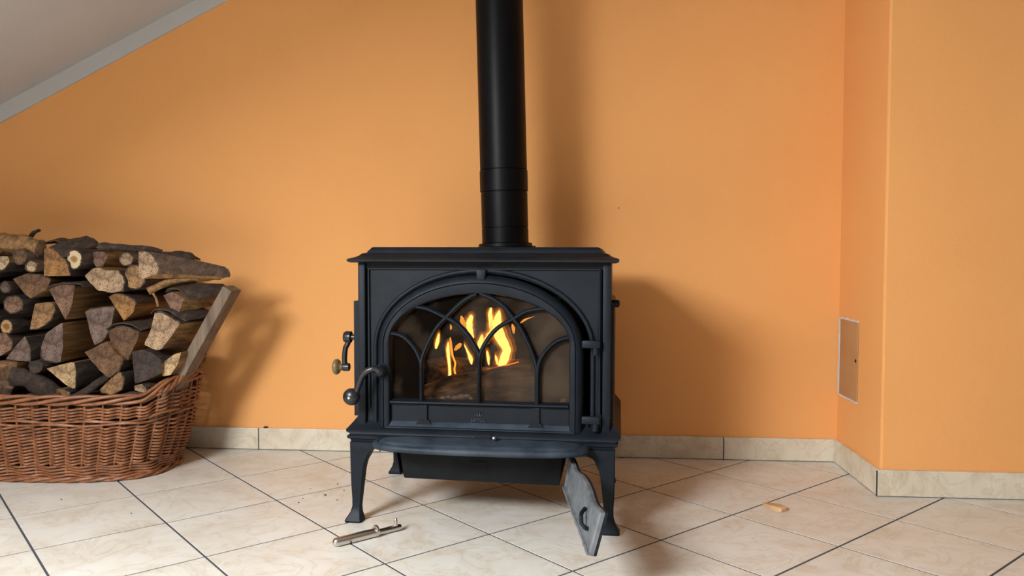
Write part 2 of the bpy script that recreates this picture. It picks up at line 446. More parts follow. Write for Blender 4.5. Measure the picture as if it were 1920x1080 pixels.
# white plaster band along the slope on the back wall
tb = MB()
xa, xb = XL, .9
def low(x): return 1.188 + .4897 * (x + 2.112)
tb.loft([[(x, YB - .008, low(x)), (x, YB - .008, ceil_z(x) + .002), (x, YB + .001, ceil_z(x) + .002), (x, YB + .001, low(x))] for x in (xa, xb)])
tag(tb.build('trim_1', M_WHITE, smooth=0), 'white plaster band under the sloping ceiling on the back wall', kind='structure')
# added roof window, out of view: frame and pane
def slope_pt(x, y, up): return Vector((x, y, ceil_z(x))) - _n * up
wf = MB(); fw = .05
for (xa, xb, ya, yb) in ((SKY_X0, SKY_X0 + fw, SKY_Y0, SKY_Y1), (SKY_X1 - fw, SKY_X1, SKY_Y0, SKY_Y1),
                         (SKY_X0 + fw, SKY_X1 - fw, SKY_Y0, SKY_Y0 + fw), (SKY_X0 + fw, SKY_X1 - fw, SKY_Y1 - fw, SKY_Y1)):
    wf.add([slope_pt(x, y, u) for u in (.02, .07) for x, y in ((xa, ya), (xb, ya), (xb, yb), (xa, yb))],
           [(3, 2, 1, 0), (4, 5, 6, 7), (0, 1, 5, 4), (1, 2, 6, 5), (2, 3, 7, 6), (3, 0, 4, 7)])
wo = wf.build('added_window_1', M_WHITE, smooth=0); tag(wo, 'unseen roof window added in the sloping ceiling for daylight', kind='structure')
MB().add([slope_pt(x, y, .045) for x, y in ((SKY_X0 + fw, SKY_Y0 + fw), (SKY_X1 - fw, SKY_Y0 + fw), (SKY_X1 - fw, SKY_Y1 - fw), (SKY_X0 + fw, SKY_Y1 - fw))],
         [(0, 1, 2, 3)]).build('pane', M_PANE, wo, smooth=0)
wf = MB()  # rear window, never in view, added to carry the fill light
xm = (WIN_X0 + WIN_X1) / 2
for (xa, xb, za, zb) in ((WIN_X0, WIN_X0 + fw, WIN_Z0, WIN_Z1), (WIN_X1 - fw, WIN_X1, WIN_Z0, WIN_Z1), (WIN_X0 + fw, WIN_X1 - fw, WIN_Z0, WIN_Z0 + fw),
                         (WIN_X0 + fw, WIN_X1 - fw, WIN_Z1 - fw, WIN_Z1), (xm - .04, xm + .04, WIN_Z0 + fw, WIN_Z1 - fw)):
    wf.box(xa, xb, YR - .08, YR - .03, za, zb)
wo = wf.build('added_window_2', M_WHITE, smooth=0); tag(wo, 'unseen window added in the rear wall for fill light', kind='structure')
for xa, xb in ((WIN_X0 + fw, xm - .04), (xm + .04, WIN_X1 - fw)):
    MB().add([(xa, YR - .055, WIN_Z0 + fw), (xb, YR - .055, WIN_Z0 + fw), (xb, YR - .055, WIN_Z1 - fw), (xa, YR - .055, WIN_Z1 - fw)], [(0, 1, 2, 3)]).build('pane', M_PANE, wo, smooth=0)

# skirting of cut tiles, 40 cm long, dark joints
BH, BT = .079, .012
def skirting(name, label, p0, p1, joints, nrm):
    p0, p1, nrm = Vector((*p0, 0)), Vector((*p1, 0)), Vector((*nrm, 0)); d = (p1 - p0).normalized(); L = (p1 - p0).length
    base = MB().add([p + nrm * o + Vector((0, 0, z)) for z in (0, BH - .004) for p, o in ((p0, 0), (p1, 0), (p1, BT - .003), (p0, BT - .003))],
                    [(3, 2, 1, 0), (4, 5, 6, 7), (0, 1, 5, 4), (1, 2, 6, 5), (2, 3, 7, 6), (3, 0, 4, 7)]).build(name, M_GROUT, smooth=0)
    tag(base, label, kind='structure')
    js = [0] + sorted(joints) + [L]
    for a, b in zip(js, js[1:]):
        a += .0018; b -= .0018; mid = p0 + d * ((a + b) / 2)
        q = [mid + d * (-(b - a) / 2), mid + d * ((b - a) / 2)]
        m = MB().add([p + nrm * o + Vector((0, 0, z)) for z in (.002, BH) for p, o in ((q[0], .0005), (q[1], .0005), (q[1], BT), (q[0], BT))],
                 [(3, 2, 1, 0), (4, 5, 6, 7), (0, 1, 5, 4), (1, 2, 6, 5), (2, 3, 7, 6), (3, 0, 4, 7)])
        m.build('skirting_tile', M_SKIRT, base, origin=mid, smooth=0, bevel=.0015)
JB = [on_z(490, 840).x + .0, ]
j1 = on_y(1357, 840, YB - BT).x; js = []
x = j1
while x > XL + .02: js.append(x - XL); x -= .404
js = [j for j in js if abs(j + XL - JB[0]) > .25] + [JB[0] - XL]
skirting('baseboard_back', 'cream stone tile skirting along the back wall', (XL, YB), (XP, YB), js, (0, -1))
skirting('baseboard_projection_side', 'short cream stone tile skirting on the side of the wall projection', (XP, YB - BT), (XP, YP), [], (-1, 0))
skirting('baseboard_right', 'cream stone tile skirting along the front of the wall projection', (XP - BT, YP), (XR, YP), [.417 + .41 * i for i in range(4)], (0, -1))

# ------------------------------------------------------------------ the stove
SA = math.radians(-3.253)
SO = Vector((-.23984, 2.04699, 0))
EX = Vector((math.cos(SA), math.sin(SA), 0)); EY = Vector((-math.sin(SA), math.cos(SA), 0))
def st(px, py, ys):
    """point of the stove's own frame seen at a pixel, ys behind the front feet"""
    d = ray(px, py); t = ((SO - CAM).dot(EY) + ys) / d.dot(EY); P = CAM + d * t - SO
    return (P.dot(EX), P.z)
stove = empty('wood_stove', SO, SA)
tag(stove, 'black cast iron wood stove with arched glass door, fire burning inside', 'stove')

def rect_ring(hx, yf, yb, z): return [(-hx, yf, z), (hx, yf, z), (hx, yb, z), (-hx, yb, z)]
# top plate with ogee edge
prof = [(.008, .688), (0, .691), (-.001, .696), (.004, .699), (.014, .7015), (.024, .706), (.030, .7115), (.037, .7135), (.041, .7145), (.043, .719), (.048, .7235), (.050, .727), (.055, .7295)]
tp = MB().loft([rect_ring(.354 - o, -.032 + o, .492 - o, z) for o, z in prof]).build('top_plate', M_IRON, stove, smooth=50)
MB().loft([rect_ring(.326, .004, .47, .672), rect_ring(.326, .004, .47, .689)]).build('neck', M_GAP_SHADE, stove)
# base with ogee edge
bp = [(.346, -.030, .486, .212), (.348, -.032, .488, .221), (.354, -.038, .494, .224), (.355, -.039, .495, .231), (.349, -.032, .489, .234), (.351, -.031, .491, .236), (.3605, -.029, .5005, .240),
      (.3625, -.024, .5015, .245), (.360, -.016, .499, .248), (.350, .004, .490, .262), (.343, .012, .483, .272), (.339, .014, .480, .279)]
MB().loft([rect_ring(*q[:3], q[3]) for q in bp]).build('base', M_IRON, stove, smooth=50)
# sides, back, corner posts
for s in (-1, 1):
    a, b = (s * .333, s * .322) if s < 0 else (s * .322, s * .333)
    sp = MB().box(min(a, b), max(a, b), .012, .47, .278, .690).build('side_panel', M_IRON, stove, bevel=.002)
    rl = .361 if s < 0 else .344; a, b = (s * .3335, s * rl)
    MB().loft([[(a, .03, .270), (a, .45, .270), (a, .45, .585), (a, .03, .585)], [(s * (rl - .002), .034, .270), (s * (rl - .002), .446, .270), (s * (rl - .002), .446, .583), (s * (rl - .002), .034, .583)],
               [(b, .04, .272), (b, .44, .272), (b, .44, .578), (b, .04, .578)]]).build('side_relief', M_IRON, sp, smooth=30)
    a, b = sorted((s * .334, s * .314))
    MB().box(a, b, -.006, .03, .250, .689).build('corner_post', M_IRON, stove, bevel=.003)
MB().box(-.325, .325, .458, .47, .278, .69).build('back_panel', M_IRON, stove, bevel=.002)
# right side hinge knob and lower bulge that show past the edge
MB().lathe([(.0001, 0), (.008, 0), (.010, .004), (.010, .018), (.006, .022), (.0001, .022)], (.335, .06, .582), (1, 0, 0), 14).build('side_bolt', M_IRON, stove)

def arch(hw, spring, top, bot, cx=0.0, n=28):
    p = [(cx - hw, bot)]
    for i in range(n + 1):
        a = PI - PI * i / n; p.append((cx + hw * math.cos(a), spring + (top - spring) * math.sin(a)))
    p.append((cx + hw, bot)); return p
def arch_loft(mb, specs, mi=0):
    mb.loft([[(x, y, z) for x, z in arch(*sp[:-1])] for sp in specs for y in (sp[-1],)], cap0=False, cap1=False, mi=mi)
# front plate with the arched opening
A_out = arch(.283, .466, .660, .262)
MB().prism([(-.311, .250), (.311, .250), (.311, .676), (-.311, .676)], [A_out], .006, .02).build('front_plate', M_IRON, stove, smooth=30)
fr = MB()
for pth in ([(-.306, .003, .30), (-.306, .003, .672), (.306, .003, .672), (.306, .003, .30)],): fr.tube(pth, .004, 6)
fr.build('panel_bead', M_IRON, stove)
# moulded arch rib around the door
rib = MB(); am = [(x, z) for x, z in arch(.289, .466, .668, .262)]
rib.tube([(x, .004, z) for x, z in am], .0062, 10, ref=(0, 1, 0))
rib.build('arch_moulding', M_IRON, stove, smooth=60)
MB().loft([[(-.013, -.016, .671), (.013, -.016, .671), (.013, .008, .671), (-.013, .008, .671)], [(-.010, -.018, .644), (.010, -.018, .644), (.010, .008, .644), (-.010, .008, .644)]]).build('keystone', M_IRON, stove, bevel=.0015)
# door
DC = -.0075
door = MB()
arch_loft(door, [(.273, .468, .657, .249, DC, .012), (.272, .468, .656, .250, DC, -.004), (.266, .469, .650, .251, DC, -.011), (.258, .470, .640, .252, DC, -.0175),
                 (.2555, .471, .6375, .2525, DC, -.0178), (.254, .471, .636, .2525, DC, -.0150), (.252, .471, .634, .253, DC, -.0185), (.242, .476, .614, .256, DC, -.0190),
                 (.2385, .478, .6095, .257, DC, -.0165), (.237, .479, .608, .258, DC, -.012), (.236, .479, .607, .258, DC, .012)])
dr = door.build('door', M_IRON, stove, smooth=40)
MB().prism([(DC - .236, .257), (DC + .236, .257), (DC + .236, .318), (DC - .236, .318)], [], -.005, .012).build('lower_panel', M_IRON, dr, smooth=0)
# sill bar, bottom lip, stiles on the lower panel
yb = -.016
def barbox(name, x0, x1, z0, z1, yf=-.018, yk=-.004, bev=.0025): return MB().box(x0, x1, yf, yk, z0, z1).build(name, M_IRON, dr, bevel=bev)
MB().loft([[(x, -.004, .314), (x, -.014, .314), (x, -.021, .3185), (x, -.019, .322), (x, .006, .3265)] for x in (DC - .236, DC + .236)]).build('sill_bar', M_IRON, dr, smooth=30)
MB().loft([[(x, -.004, .268), (x, -.008, .266), (x, -.018, .257), (x, -.018, .251), (x, -.004, .251)] for x in (DC - .25, DC + .25)]).build('bottom_lip', M_IRONW, dr, smooth=30)
for xs in (-.153, .1445):
    m = MB().box(xs - .008, xs + .008, -.012, -.004, .262, .315)
    m.loft([[(xs - .022, y, .262), (xs + .022, y, .262), (xs + .010, y, .274), (xs - .010, y, .274)] for y in (-.0135, -.004)])
    m.build('stile', M_IRON, dr, smooth=0)
# tracery: each curved glazing bar
def crop(pts): return [(720 + x / 4.908, 540 + y / 4.908) for x, y in pts]
def bar(pts, straight=None):
    P = [st(px, py, -.014) for px, py in crop(pts)]
    path = [(x, -.010, z) for x, z in ((p.x, p.y) for p in spline([Vector((a, b, 0)) for a, b in P], 26))]
    if straight: path = [(path[0][0], -.010, straight)] + path
    m = MB(); L = len(path); rings = []
    for i, p in enumerate(path):
        a, b = Vector(path[max(0, i - 1)]), Vector(path[min(L - 1, i + 1)]); t = (b - a).normalized(); n = Vector((t.z, 0, -t.x)); p = Vector(p)
        rings.append([p + n * .0055 + Vector((0, .010, 0)), p + n * .0055, p + n * .0018 + Vector((0, -.006, 0)), p - n * .0018 + Vector((0, -.006, 0)), p - n * .0055, p - n * .0055 + Vector((0, .010, 0))])
    m.loft(rings); m.build('glazing_bar', M_IRON, dr, smooth=30)
bar([(340, 760), (346, 650), (400, 510), (480, 370), (565, 275), (690, 150), (790, 80), (850, 55)], .320)
bar([(340, 740), (330, 670), (280, 560), (200, 470), (130, 430), (50, 418)], .320)
bar([(873, 700), (868, 610), (800, 480), (720, 380), (640, 310), (540, 260), (400, 195), (300, 175), (230, 172)], .320)
bar([(873, 680), (885, 600), (940, 490), (1020, 390), (1110, 325), (1190, 285), (1300, 220), (1430, 193), (1560, 195)], .320)
bar([(1405, 800), (1400, 720), (1350, 570), (1260, 380), (1190, 285), (1110, 180), (1000, 100), (880, 50)], .320)
bar([(1410, 790), (1425, 690), (1480, 590), (1560, 510), (1640, 470), (1730, 455)], .320)
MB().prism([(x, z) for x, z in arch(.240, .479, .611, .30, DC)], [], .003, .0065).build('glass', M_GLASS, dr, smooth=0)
tag(dr.children[-1], 'slightly sooted arched fire glass with painted reflection haze')
# embossed maker's mark on the lower panel
def text_mesh(body, size, depth):
    cu = bpy.data.curves.new('t', 'FONT'); cu.body = body; cu.size = size; cu.extrude = depth; cu.align_x = 'CENTER'; cu.resolution_u = 2; cu.offset = .0005
    o = bpy.data.objects.new('t', cu); col.objects.link(o); dg = bpy.context.evaluated_depsgraph_get()
    me = bpy.data.meshes.new_from_object(o.evaluated_get(dg)); bpy.data.objects.remove(o); return me
me = text_mesh('JØTUL', .0125, .0016); me.materials.append(M_IRONW)
lt = bpy.data.objects.new('embossed_lettering', me); col.objects.link(lt); lt.parent = dr
lt.location = (-.008, -.006, .2715); lt.rotation_euler = (PI / 2, 0, 0); lt.scale = (1.12, .95, 1)
em = MB()
for cx, h, w_ in ((-.0085, .007, .005), (-.003, .0125, .005), (.003, .0125, .005), (.0085, .007, .005)):
    em.loft([[(cx - w_ / 2, y, 0), (cx + w_ / 2, y, 0), (cx + .0004, y, h), (cx - .0004, y, h)] for y in (-.0022, .002)])
em.build('embossed_emblem', M_IRONW, dr, smooth=0).location = (-.008, -.0055, .2865)
# hinges
for zz in (.482, .287):
    hg = MB().box(.262, .309, -.026, -.010, zz - .010, zz + .010).build('hinge', M_IRON, stove, bevel=.004)
    MB().lathe([(.0001, 0), (.0085, 0), (.0085, .02), (.0001, .02)], (.297, -.016, zz - .028), (0, 0, 1), 12).build('hinge_pin', M_IRON, hg)
# latch lever on the door
lv = empty('latch_handle'); lv.parent = stove
def S3(px, py, ys): x, z = st(px, py, ys); return Vector((x, ys, z))
pv = S3(713, 697, -.04)
MB().lathe([(.0001, 0), (.020, 0), (.0205, .004), (.016, .008), (.0135, .012), (.0135, .032), (.009, .038), (.0001, .039)], (pv.x, -.014, pv.z), (0, -1, 0), 20).build('latch_boss', M_IRON, stove)
path = spline([S3(713, 697, -.048), S3(703, 692, -.050), S3(690, 695, -.052), S3(679, 705, -.052), S3(672, 722, -.052), S3(667, 738, -.050)], 20)
h = MB().tube(path, [.0078] * 5 + [.0088] * 16, 10)
bpy.data.objects.remove(lv)
hd = h.build('latch_lever', M_BLACK, stove, smooth=60)
kb = S3(659, 744, -.052)
def ball(mb, c, r, ax=(0, -1, 0), flat=.8, n=18):
    prof = [(max(.0001, r * math.sin(PI * i / 10)), -r * flat * math.cos(PI * i / 10)) for i in range(11)]
    return mb.lathe(prof, c, ax, n)
ball(MB(), kb, .0228).build('knob', M_BLACK, hd, smooth=60)
MB().lathe([(.0001, 0), (.0035, 0), (.003, .0015), (.0001, .002)], kb + Vector((-.001, -.0180, 0)), (0, -1, 0), 10).build('screw', M_SCREW, hd)
# crank on the left side door, wooden knob
YC = .12
a0, a1, a2 = S3(665, 632, YC), S3(652, 632, YC), S3(648, 688, YC)
a0.x = -.353
ck = MB().lathe([(.0001, 0), (.008, 0), (.008, abs(a0.x - a1.x) - .008), (.0165, abs(a0.x - a1.x) - .010), (.0172, abs(a0.x - a1.x) + .004), (.014, abs(a0.x - a1.x) + .010), (.0001, abs(a0.x - a1.x) + .010)], a0, (-1, 0, 0), 16)
ck = ck.build('side_crank', M_BLACK, stove, smooth=50)
MB().tube(spline([a1 + Vector((.003, 0, -.008)), a1 + Vector((.0, -.002, -.020)), a1 + Vector((-.006, -.003, -.032)), a2 + Vector((-.003, 0, .02)), a2 + Vector((0, 0, -.001))], 14), .0078, 8).build('crank_arm', M_BLACK, ck, smooth=60)
MB().lathe([(.0001, -.011), (.0112, -.011), (.0122, 0), (.0108, .009), (.0001, .007)], a2, (-1, 0, 0), 14).build('crank_end', M_BLACK, ck, smooth=50)
MB().lathe([(.0001, .006), (.0095, .006), (.0098, .013), (.012, .016), (.019, .019), (.0225, .024), (.0215, .031), (.016, .035), (.0001, .037)], a2, (-1, 0, 0), 22).build('crank_knob', M_KNOB, ck, smooth=50)
# shelf (ash lip) in front of the base
def lip(inset, z):
    out = []
    for i in range(33):
        a = PI * i / 32; e = .55
        cx_, sx_ = -math.cos(a), math.sin(a)
        out.append((.004 + (.281 - inset) * math.copysign(abs(cx_) ** .8, cx_), -.045 - (.088 - inset) * sx_ ** e, z + .004 * 0))
    return out
MB().loft([lip(.018, .208), lip(.004, .211), lip(0, .217), lip(.001, .223), lip(.006, .2265), lip(.012, .2275), lip(.014, .2255), lip(.018, .2255), lip(.021, .229), lip(.03, .2315), lip(.085, .236)]).build('ash_shelf', M_IRONW, stove, smooth=50)
# air lever
p = S3(927, 826, -.06)
lvr = MB().tube([(p.x - .015, -.035, .245), (p.x - .006, -.055, .2445), (p.x, -.064, .2435)], .0028, 8).build('air_lever', M_IRON, stove)
ball(MB(), (p.x, -.066, .2435), .0062, flat=1, n=12).build('lever_ball', M_SCREW, lvr, smooth=60)
MB().box(p.x - .055, p.x - .012, -.05, -.04, .236, .2405).build('lever_slot', M_GAP_SHADE, lvr)
# legs
def leg(sx, sy):
    # (z, x outer, x inner, y outer, y inner) for the front left leg; mirrored for the rest
    secs = [(.214, .348, .262, -.038, .05), (.205, .348, .272, -.038, .04), (.198, .348, .276, -.038, .036), (.192, .348, .290, -.037, .022), (.184, .348, .297, -.036, .014), (.176, .348, .300, -.036, .010),
            (.160, .348, .308, -.035, .002), (.140, .348, .312, -.034, -.002), (.100, .347, .316, -.033, -.006), (.060, .345, .320, -.031, -.009), (.040, .345, .322, -.031, -.010), (.025, .349, .321, -.035, -.010),
            (.012, .357, .318, -.043, -.008), (.005, .361, .316, -.047, -.006), (.0, .360, .317, -.046, -.007)]
    rings = []
    for z, xo, xi, yo, yi in secs:
        c = .003; q = [(xo - c, yo), (xo, yo + c), (xo, yi - c), (xo - c, yi), (xi + c, yi), (xi, yi - c), (xi, yo + c), (xi + c, yo)]
        rings.append([(sx * (x if sy < 0 else x + (.020 if sx < 0 else -.012)), y if sy < 0 else .414 - y, z) for x, y in q])
    MB().loft(rings).build('leg', M_IRON, stove, smooth=35)
for sx in (-1, 1):
    for sy in (-1, 1): leg(sx, sy)
# ash pan and its housing
MB().loft([[(-.212, .0, .112), (.205, .0, .108), (.205, .40, .108), (-.212, .40, .112)], [(-.222, -.006, .185), (.215, -.006, .185), (.215, .41, .185), (-.222, .41, .185)]]).build('ash_pan', M_DARK, stove, bevel=.004)
ap = stove.children[-1] if stove.children[-1].name.startswith('ash_pan') else None
for o in stove.children:
    if o.name.startswith('ash_pan'): ap = o
MB().box(-.030, .012, -.0065, .004, .150, .166).build('pan_grip', M_GAP_SHADE, ap)
for s in (-1, 1):
    MB().loft([[(s * .232, -.012, .213), (s * .240, -.012, .213), (s * .240, .40, .213), (s * .232, .40, .213)], [(s * .220, -.004, .125), (s * .223, -.004, .125), (s * .223, .38, .125), (s * .220, .38, .125)]]).build('pan_runner', M_DARK, stove)
# open ash door, hinged under the right end of the base
zb = .108
q_hb, q_nb = on_z(1059, 916, zb), on_z(1106, 1042, zb)
def to_st(P): d = P - SO; return Vector((d.dot(EX), d.dot(EY), P.z))
hb, nb = to_st(q_hb), to_st(q_nb)
nt_ = S3(1128, 961, nb.y); ht = S3(1068, 857, hb.y); 
def dmap(u, v, w_):       # u along the door 0..1, v up 0..1, w thickness
    b = hb.lerp(nb, u); t = ht.lerp(nt_, u)
    n = (nb - hb).normalized().cross((ht - hb).normalized()); n = n if n.x > 0 else -n
    return b.lerp(t, v) + n * w_
us = [i / 24 for i in range(25)]
def topv(u):
    k = abs(u - .52)
    return 1.0 + .07 * max(0, 1 - (k / .2) ** 2) - .08 * math.exp(-((k - .30) / .09) ** 2)
def outline(ins):
    o = [(u * (1 - 2 * ins) + ins, 0 + ins * 4) for u in us]
    o += [(u * (1 - 2 * ins) + ins, (topv(u)) - ins * 4) for u in reversed(us)]
    return o
ad = MB()
o0, o1 = outline(0), outline(.02)
ad.loft([[dmap(u, v, .0075) for u, v in o0], [dmap(u, v, 0) for u, v in o0], [dmap(u, v, -.003) for u, v in outline(.006)], [dmap(u, v, -.003) for u, v in o1], [dmap(u, v, .001) for u, v in outline(.026)]])
adoor = ad.build('ash_door', M_IRONG, stove, smooth=30); tag(adoor, 'open ash-grey ash pit door hanging under the base')
MB().loft([[dmap(u, v, w_) for u, v in o0] for w_ in (.0078, .0135)]).build('door_front', M_IRON, adoor, smooth=30)
MB().tube([dmap(.70, .60, -.003), dmap(.735, .52, -.012), dmap(.77, .48, -.014), dmap(.79, .36, -.012), dmap(.82, .30, -.004), dmap(.84, .34, -.003)], .0045, 8).build('door_latch', M_IRON, adoor)
rope = [dmap(u, .03, -.004 + random.uniform(-.001, .001)) for u in us]
MB().tube(rope, [.0035 + random.uniform(-.001, .001) for _ in us], 7).build('rope_seal', M_IRONG, adoor)
MB().tube([dmap(0, -.05, .006), dmap(0, 1.3, .006)], .005, 10).build('hinge_pin', M_IRON, adoor)
# firebox
fb = MB()
X, Y0, Y1, Z0, Z1 = .262, .022, .38, .312, .648
fb.add([(-X, Y0, Z0), (X, Y0, Z0), (X, Y1, Z0), (-X, Y1, Z0), (-X, Y0, Z1), (X, Y0, Z1), (X, Y1, Z1), (-X, Y1, Z1)], [(0, 1, 2, 3), (7, 6, 5, 4), (3, 2, 6, 7), (0, 3, 7, 4), (2, 1, 5, 6)])
fbx = fb.build('firebox', M_BRICK, stove, smooth=0, fix=False); tag(fbx, 'soot-brown firebrick chamber behind the glass')
for i in range(3):
    for j in range(2):
        MB().box(-.26 + i * .1735, -.26 + i * .1735 + .170, .368, .379, .299 + j * .14, .299 + j * .14 + .137).build('fire_brick', M_BRICK, fbx, bevel=.003)
MB().box(-.20, .20, .10, .375, .584, .596).build('baffle', M_BRICK, fbx, bevel=.002)
MB().loft([[(-.2, y, .566 + (y - .1) * .1) for y in (.095, .12)] + [(-.2, .12, .584), (-.2, .095, .580)], [(.2, y, .566 + (y - .1) * .1) for y in (.095, .12)] + [(.2, .12, .584), (.2, .095, .580)]]).build('baffle_rail', M_BRICK, fbx, smooth=0)
# flue pipe: thing of its own, standing on the stove top
PY = .36
def SW(v): return SO + EX * v[0] + EY * v[1] + Vector((0, 0, v[2]))
x_b = sum(st(p, 455, PY)[0] for p in (904, 991.5)) / 2; x_t = sum(st(p, 2, PY)[0] for p in (893, 979.5)) / 2; zt_ = st(936, 2, PY)[1]; zb_ = st(947, 455, PY)[1]
lean = (x_t - x_b) / (zt_ - zb_); R = (st(991.5, 430, PY)[0] - st(904, 430, PY)[0]) / 2 * .985
base_z = .7295
pipe = empty('flue_pipe', SW((x_b + lean * (base_z - zb_), PY, base_z)), SA); tag(pipe, 'tall matt black flue pipe rising from the stove top', 'flue pipe')
def pz(py): return st(940, py, PY - R)[1] - base_z
ax = Vector((lean, 0, 1)).normalized()
def seg(name, z0, z1, r, prof=None):
    return MB().lathe(prof or [(r - .002, z0), (r, z0 + .001), (r, z1 - .001), (r - .002, z1)], (0, 0, 0), ax, 48).build(name, M_PIPE, pipe, smooth=40)
z1, z2, z3 = pz(426), pz(357), pz(315)
seg('flange', 0, 0, 0, [(.0001, 0), (R + .022, 0), (R + .022, .004), (R + .012, .006), (R + .010, .014), (R + .002, .016), (.0001, .016)])
seg('collar', .016, z1 - .001, R)
seg('pipe_section', z1 + .001, z2 - .0012, R)
seg('sleeve', z2 + .0012, z3 - .001, R + .0022)
seg('pipe_section', z3 + .001, 1.384, R + .0005)
seg('seal_ring', z1 - .004, z1 + .004, R - .0022); seg('seal_ring', z2 - .004, z2 + .004, R - .0022); seg('seal_ring', z3 - .004, z3 + .004, R - .0022)

# logs burning in the firebox
def rough_log(name, p0, p1, r, m, seed, n=14, k=12, wob=.18, parent=None):
    p0, p1 = Vector(p0), Vector(p1); d = (p1 - p0); L = d.length; d.normalize()
    u = d.cross(Vector((0, 0, 1))).normalized(); v = u.cross(d); rings = []
    for i in range(k + 1):
        t = i / k; c = p0.lerp(p1, t)
        ring = []
        for j in range(n):
            a = 2 * PI * j / n
            rr = r * (1 + wob * noise.noise(Vector((math.cos(a) * 1.3, math.sin(a) * 1.3, t * L * 14 + seed * 7.3))) * 1.6)
            rr *= .93 if i in (0, k) else 1
            ring.append(c + (u * math.cos(a) + v * math.sin(a)) * rr)
        rings.append(ring)
    mb = MB().loft(rings); return mb
def fire_log(label, px0, px1, ys0, ys1, r, seed):
    a = st(*crop([px0])[0], ys0); b = st(*crop([px1])[0], ys1)
    A, B = SW((a[0], ys0, a[1])), SW((b[0], ys1, b[1]))
    o = rough_log('burning_log', A, B, r, M_CHAR, seed).build('burning_log', M_CHAR, origin=(A + B) / 2, smooth=40)
    tag(o, label, 'log', 'logs in the fire'); return o
fire_log('charred log lying slanted across the front of the fire', (385, 985), (1370, 780), .075, .10, .034, 1)
fire_log('dark half-burnt log lying under the slanted one in the fire', (900, 990), (1390, 960), .06, .13, .026, 2)
fire_log('brown unburnt log at the back left of the fire', (385, 770), (760, 735), .16, .24, .034, 3)
fire_log('glowing-topped log at the back right of the fire', (860, 830), (1340, 740), .17, .22, .034, 4)
# ash and charcoal in front
for i, (cx, cy, r) in enumerate([(545, 1010, 26), (600, 1000, 30), (655, 1015, 34), (715, 1000, 40), (765, 975, 30), (800, 1010, 24), (620, 975, 26), (1660, 1035, 34), (1640, 1050, 24)]):
    x, z = st(*crop([(cx, cy)])[0], .035); rr = r / 4.908 / 1480 * 2.05
    m = MB(); prof = [(max(.0001, math.sin(PI * k / 6)), -math.cos(PI * k / 6)) for k in range(7)]
    rings = []
    for pr, h in prof:
        rings.append([SW((x + rr * pr * math.cos(2 * PI * j / 9) * (1 + .5 * noise.noise(Vector((j * 1.7, h * 2, i * 3.1)))), .035 + rr * .7 * pr * math.sin(2 * PI * j / 9), max(.3125, .3125 + rr * .62 * (1 + h) + (z - .31) * .5))) for j in range(9)])
    o = m.loft(rings).build('ash_flake', M_ASH if i not in (6,) else M_CHAR, origin=SW((x, .035, .3125)), smooth=50)
    tag(o, 'small lump of charcoal among the pale ash behind the glass' if i == 6 else ('rusty ash crumb in the right corner behind the glass' if i > 6 else 'pale flaky lump of ash behind the glass'), 'charcoal' if i == 6 else 'ash',
        None if i == 6 else ('ash crumbs in the corner' if i > 6 else 'ash lumps behind the glass'))

# flames
fire = empty('fire', SW((-.0, .15, .297)), SA); tag(fire, 'bright yellow flames burning behind the stove glass', 'fire')
def flame(ch, ys, core=True, k=1.0):
    ch = spline([Vector((x, y, w_)) for x, y, w_ in ch], 22)
    def mk(f, lift):
        rings = []
        for i, p in enumerate(ch):
            px, py = crop([(p.x, p.y)])[0]; x, z = st(px, py, ys); w_ = max(.0006, p.z * f / 4.908 / 1480 * 2.2)
            if i == len(ch) - 1 or i == 0: w_ *= .35
            jx = w_ * .25 * noise.noise(Vector((i * .5, ys * 30, x * 20)))
            rings.append([(x + jx + w_ * math.cos(2 * PI * j / 10), ys - .15 + w_ * .75 * math.sin(2 * PI * j / 10), z - .297 + (lift * (i / 22))) for j in range(10)])
        return MB().loft(rings)
    if core:
        c = mk(.82, 0).build('flame', M_FL_CORE, fire, smooth=80); mk(1.25, .005).build('flame_edge', M_FL_EDGE, c, smooth=80); mk(1.8, .011).build('flame_halo', M_FL_HALO, c, smooth=80)
    else:
        mk(1.15, 0).build('flame', M_FL_THIN, fire, smooth=80)
flame([(1080, 728, 46), (1105, 650, 52), (1125, 570, 50), (1085, 480, 66), (1055, 400, 62), (1040, 330, 50), (1052, 260, 34), (1062, 205, 8)], .15)
flame([(1010, 420, 30), (990, 330, 30), (978, 240, 22), (985, 180, 6)], .16)
flame([(960, 440, 30), (1000, 400, 40), (1040, 360, 40)], .155)
flame([(872, 580, 30), (890, 500, 34), (902, 430, 10)], .17)
flame([(915, 520, 30), (950, 460, 30), (985, 420, 20)], .175)
flame([(815, 470, 20), (795, 400, 32), (785, 340, 36), (795, 285, 30), (803, 246, 12)], .18)
flame([(750, 360, 26), (725, 310, 22), (712, 255, 7)], .19, False)
flame([(806, 705, 6), (798, 650, 22), (780, 605, 15), (738, 520, 5)], .16)
flame([(608, 838, 15), (602, 720, 13), (592, 620, 17), (588, 560, 17), (592, 500, 6)], .12)
flame([(665, 822, 9), (648, 750, 8), (656, 690, 8), (630, 620, 9), (615, 520, 11), (610, 450, 4)], .125, False)
flame([(478, 560, 8), (490, 500, 20), (506, 420, 8)], .17)
flame([(655, 575, 12), (685, 535, 24), (702, 505, 8)], .18, False)
flame([(965, 710, 6), (958, 640, 15), (948, 580, 8)], .15)
flame([(1045, 705, 8), (1035, 655, 14), (1026, 620, 4)], .145)
flame([(1255, 325, 6), (1310, 285, 16), (1385, 262, 4)], .20, False)
flame([(615, 385, 5), (616, 360, 8), (612, 335, 3)], .19, False)
flame([(1195, 420, 6), (1190, 370, 14), (1180, 330, 5)], .2, False)
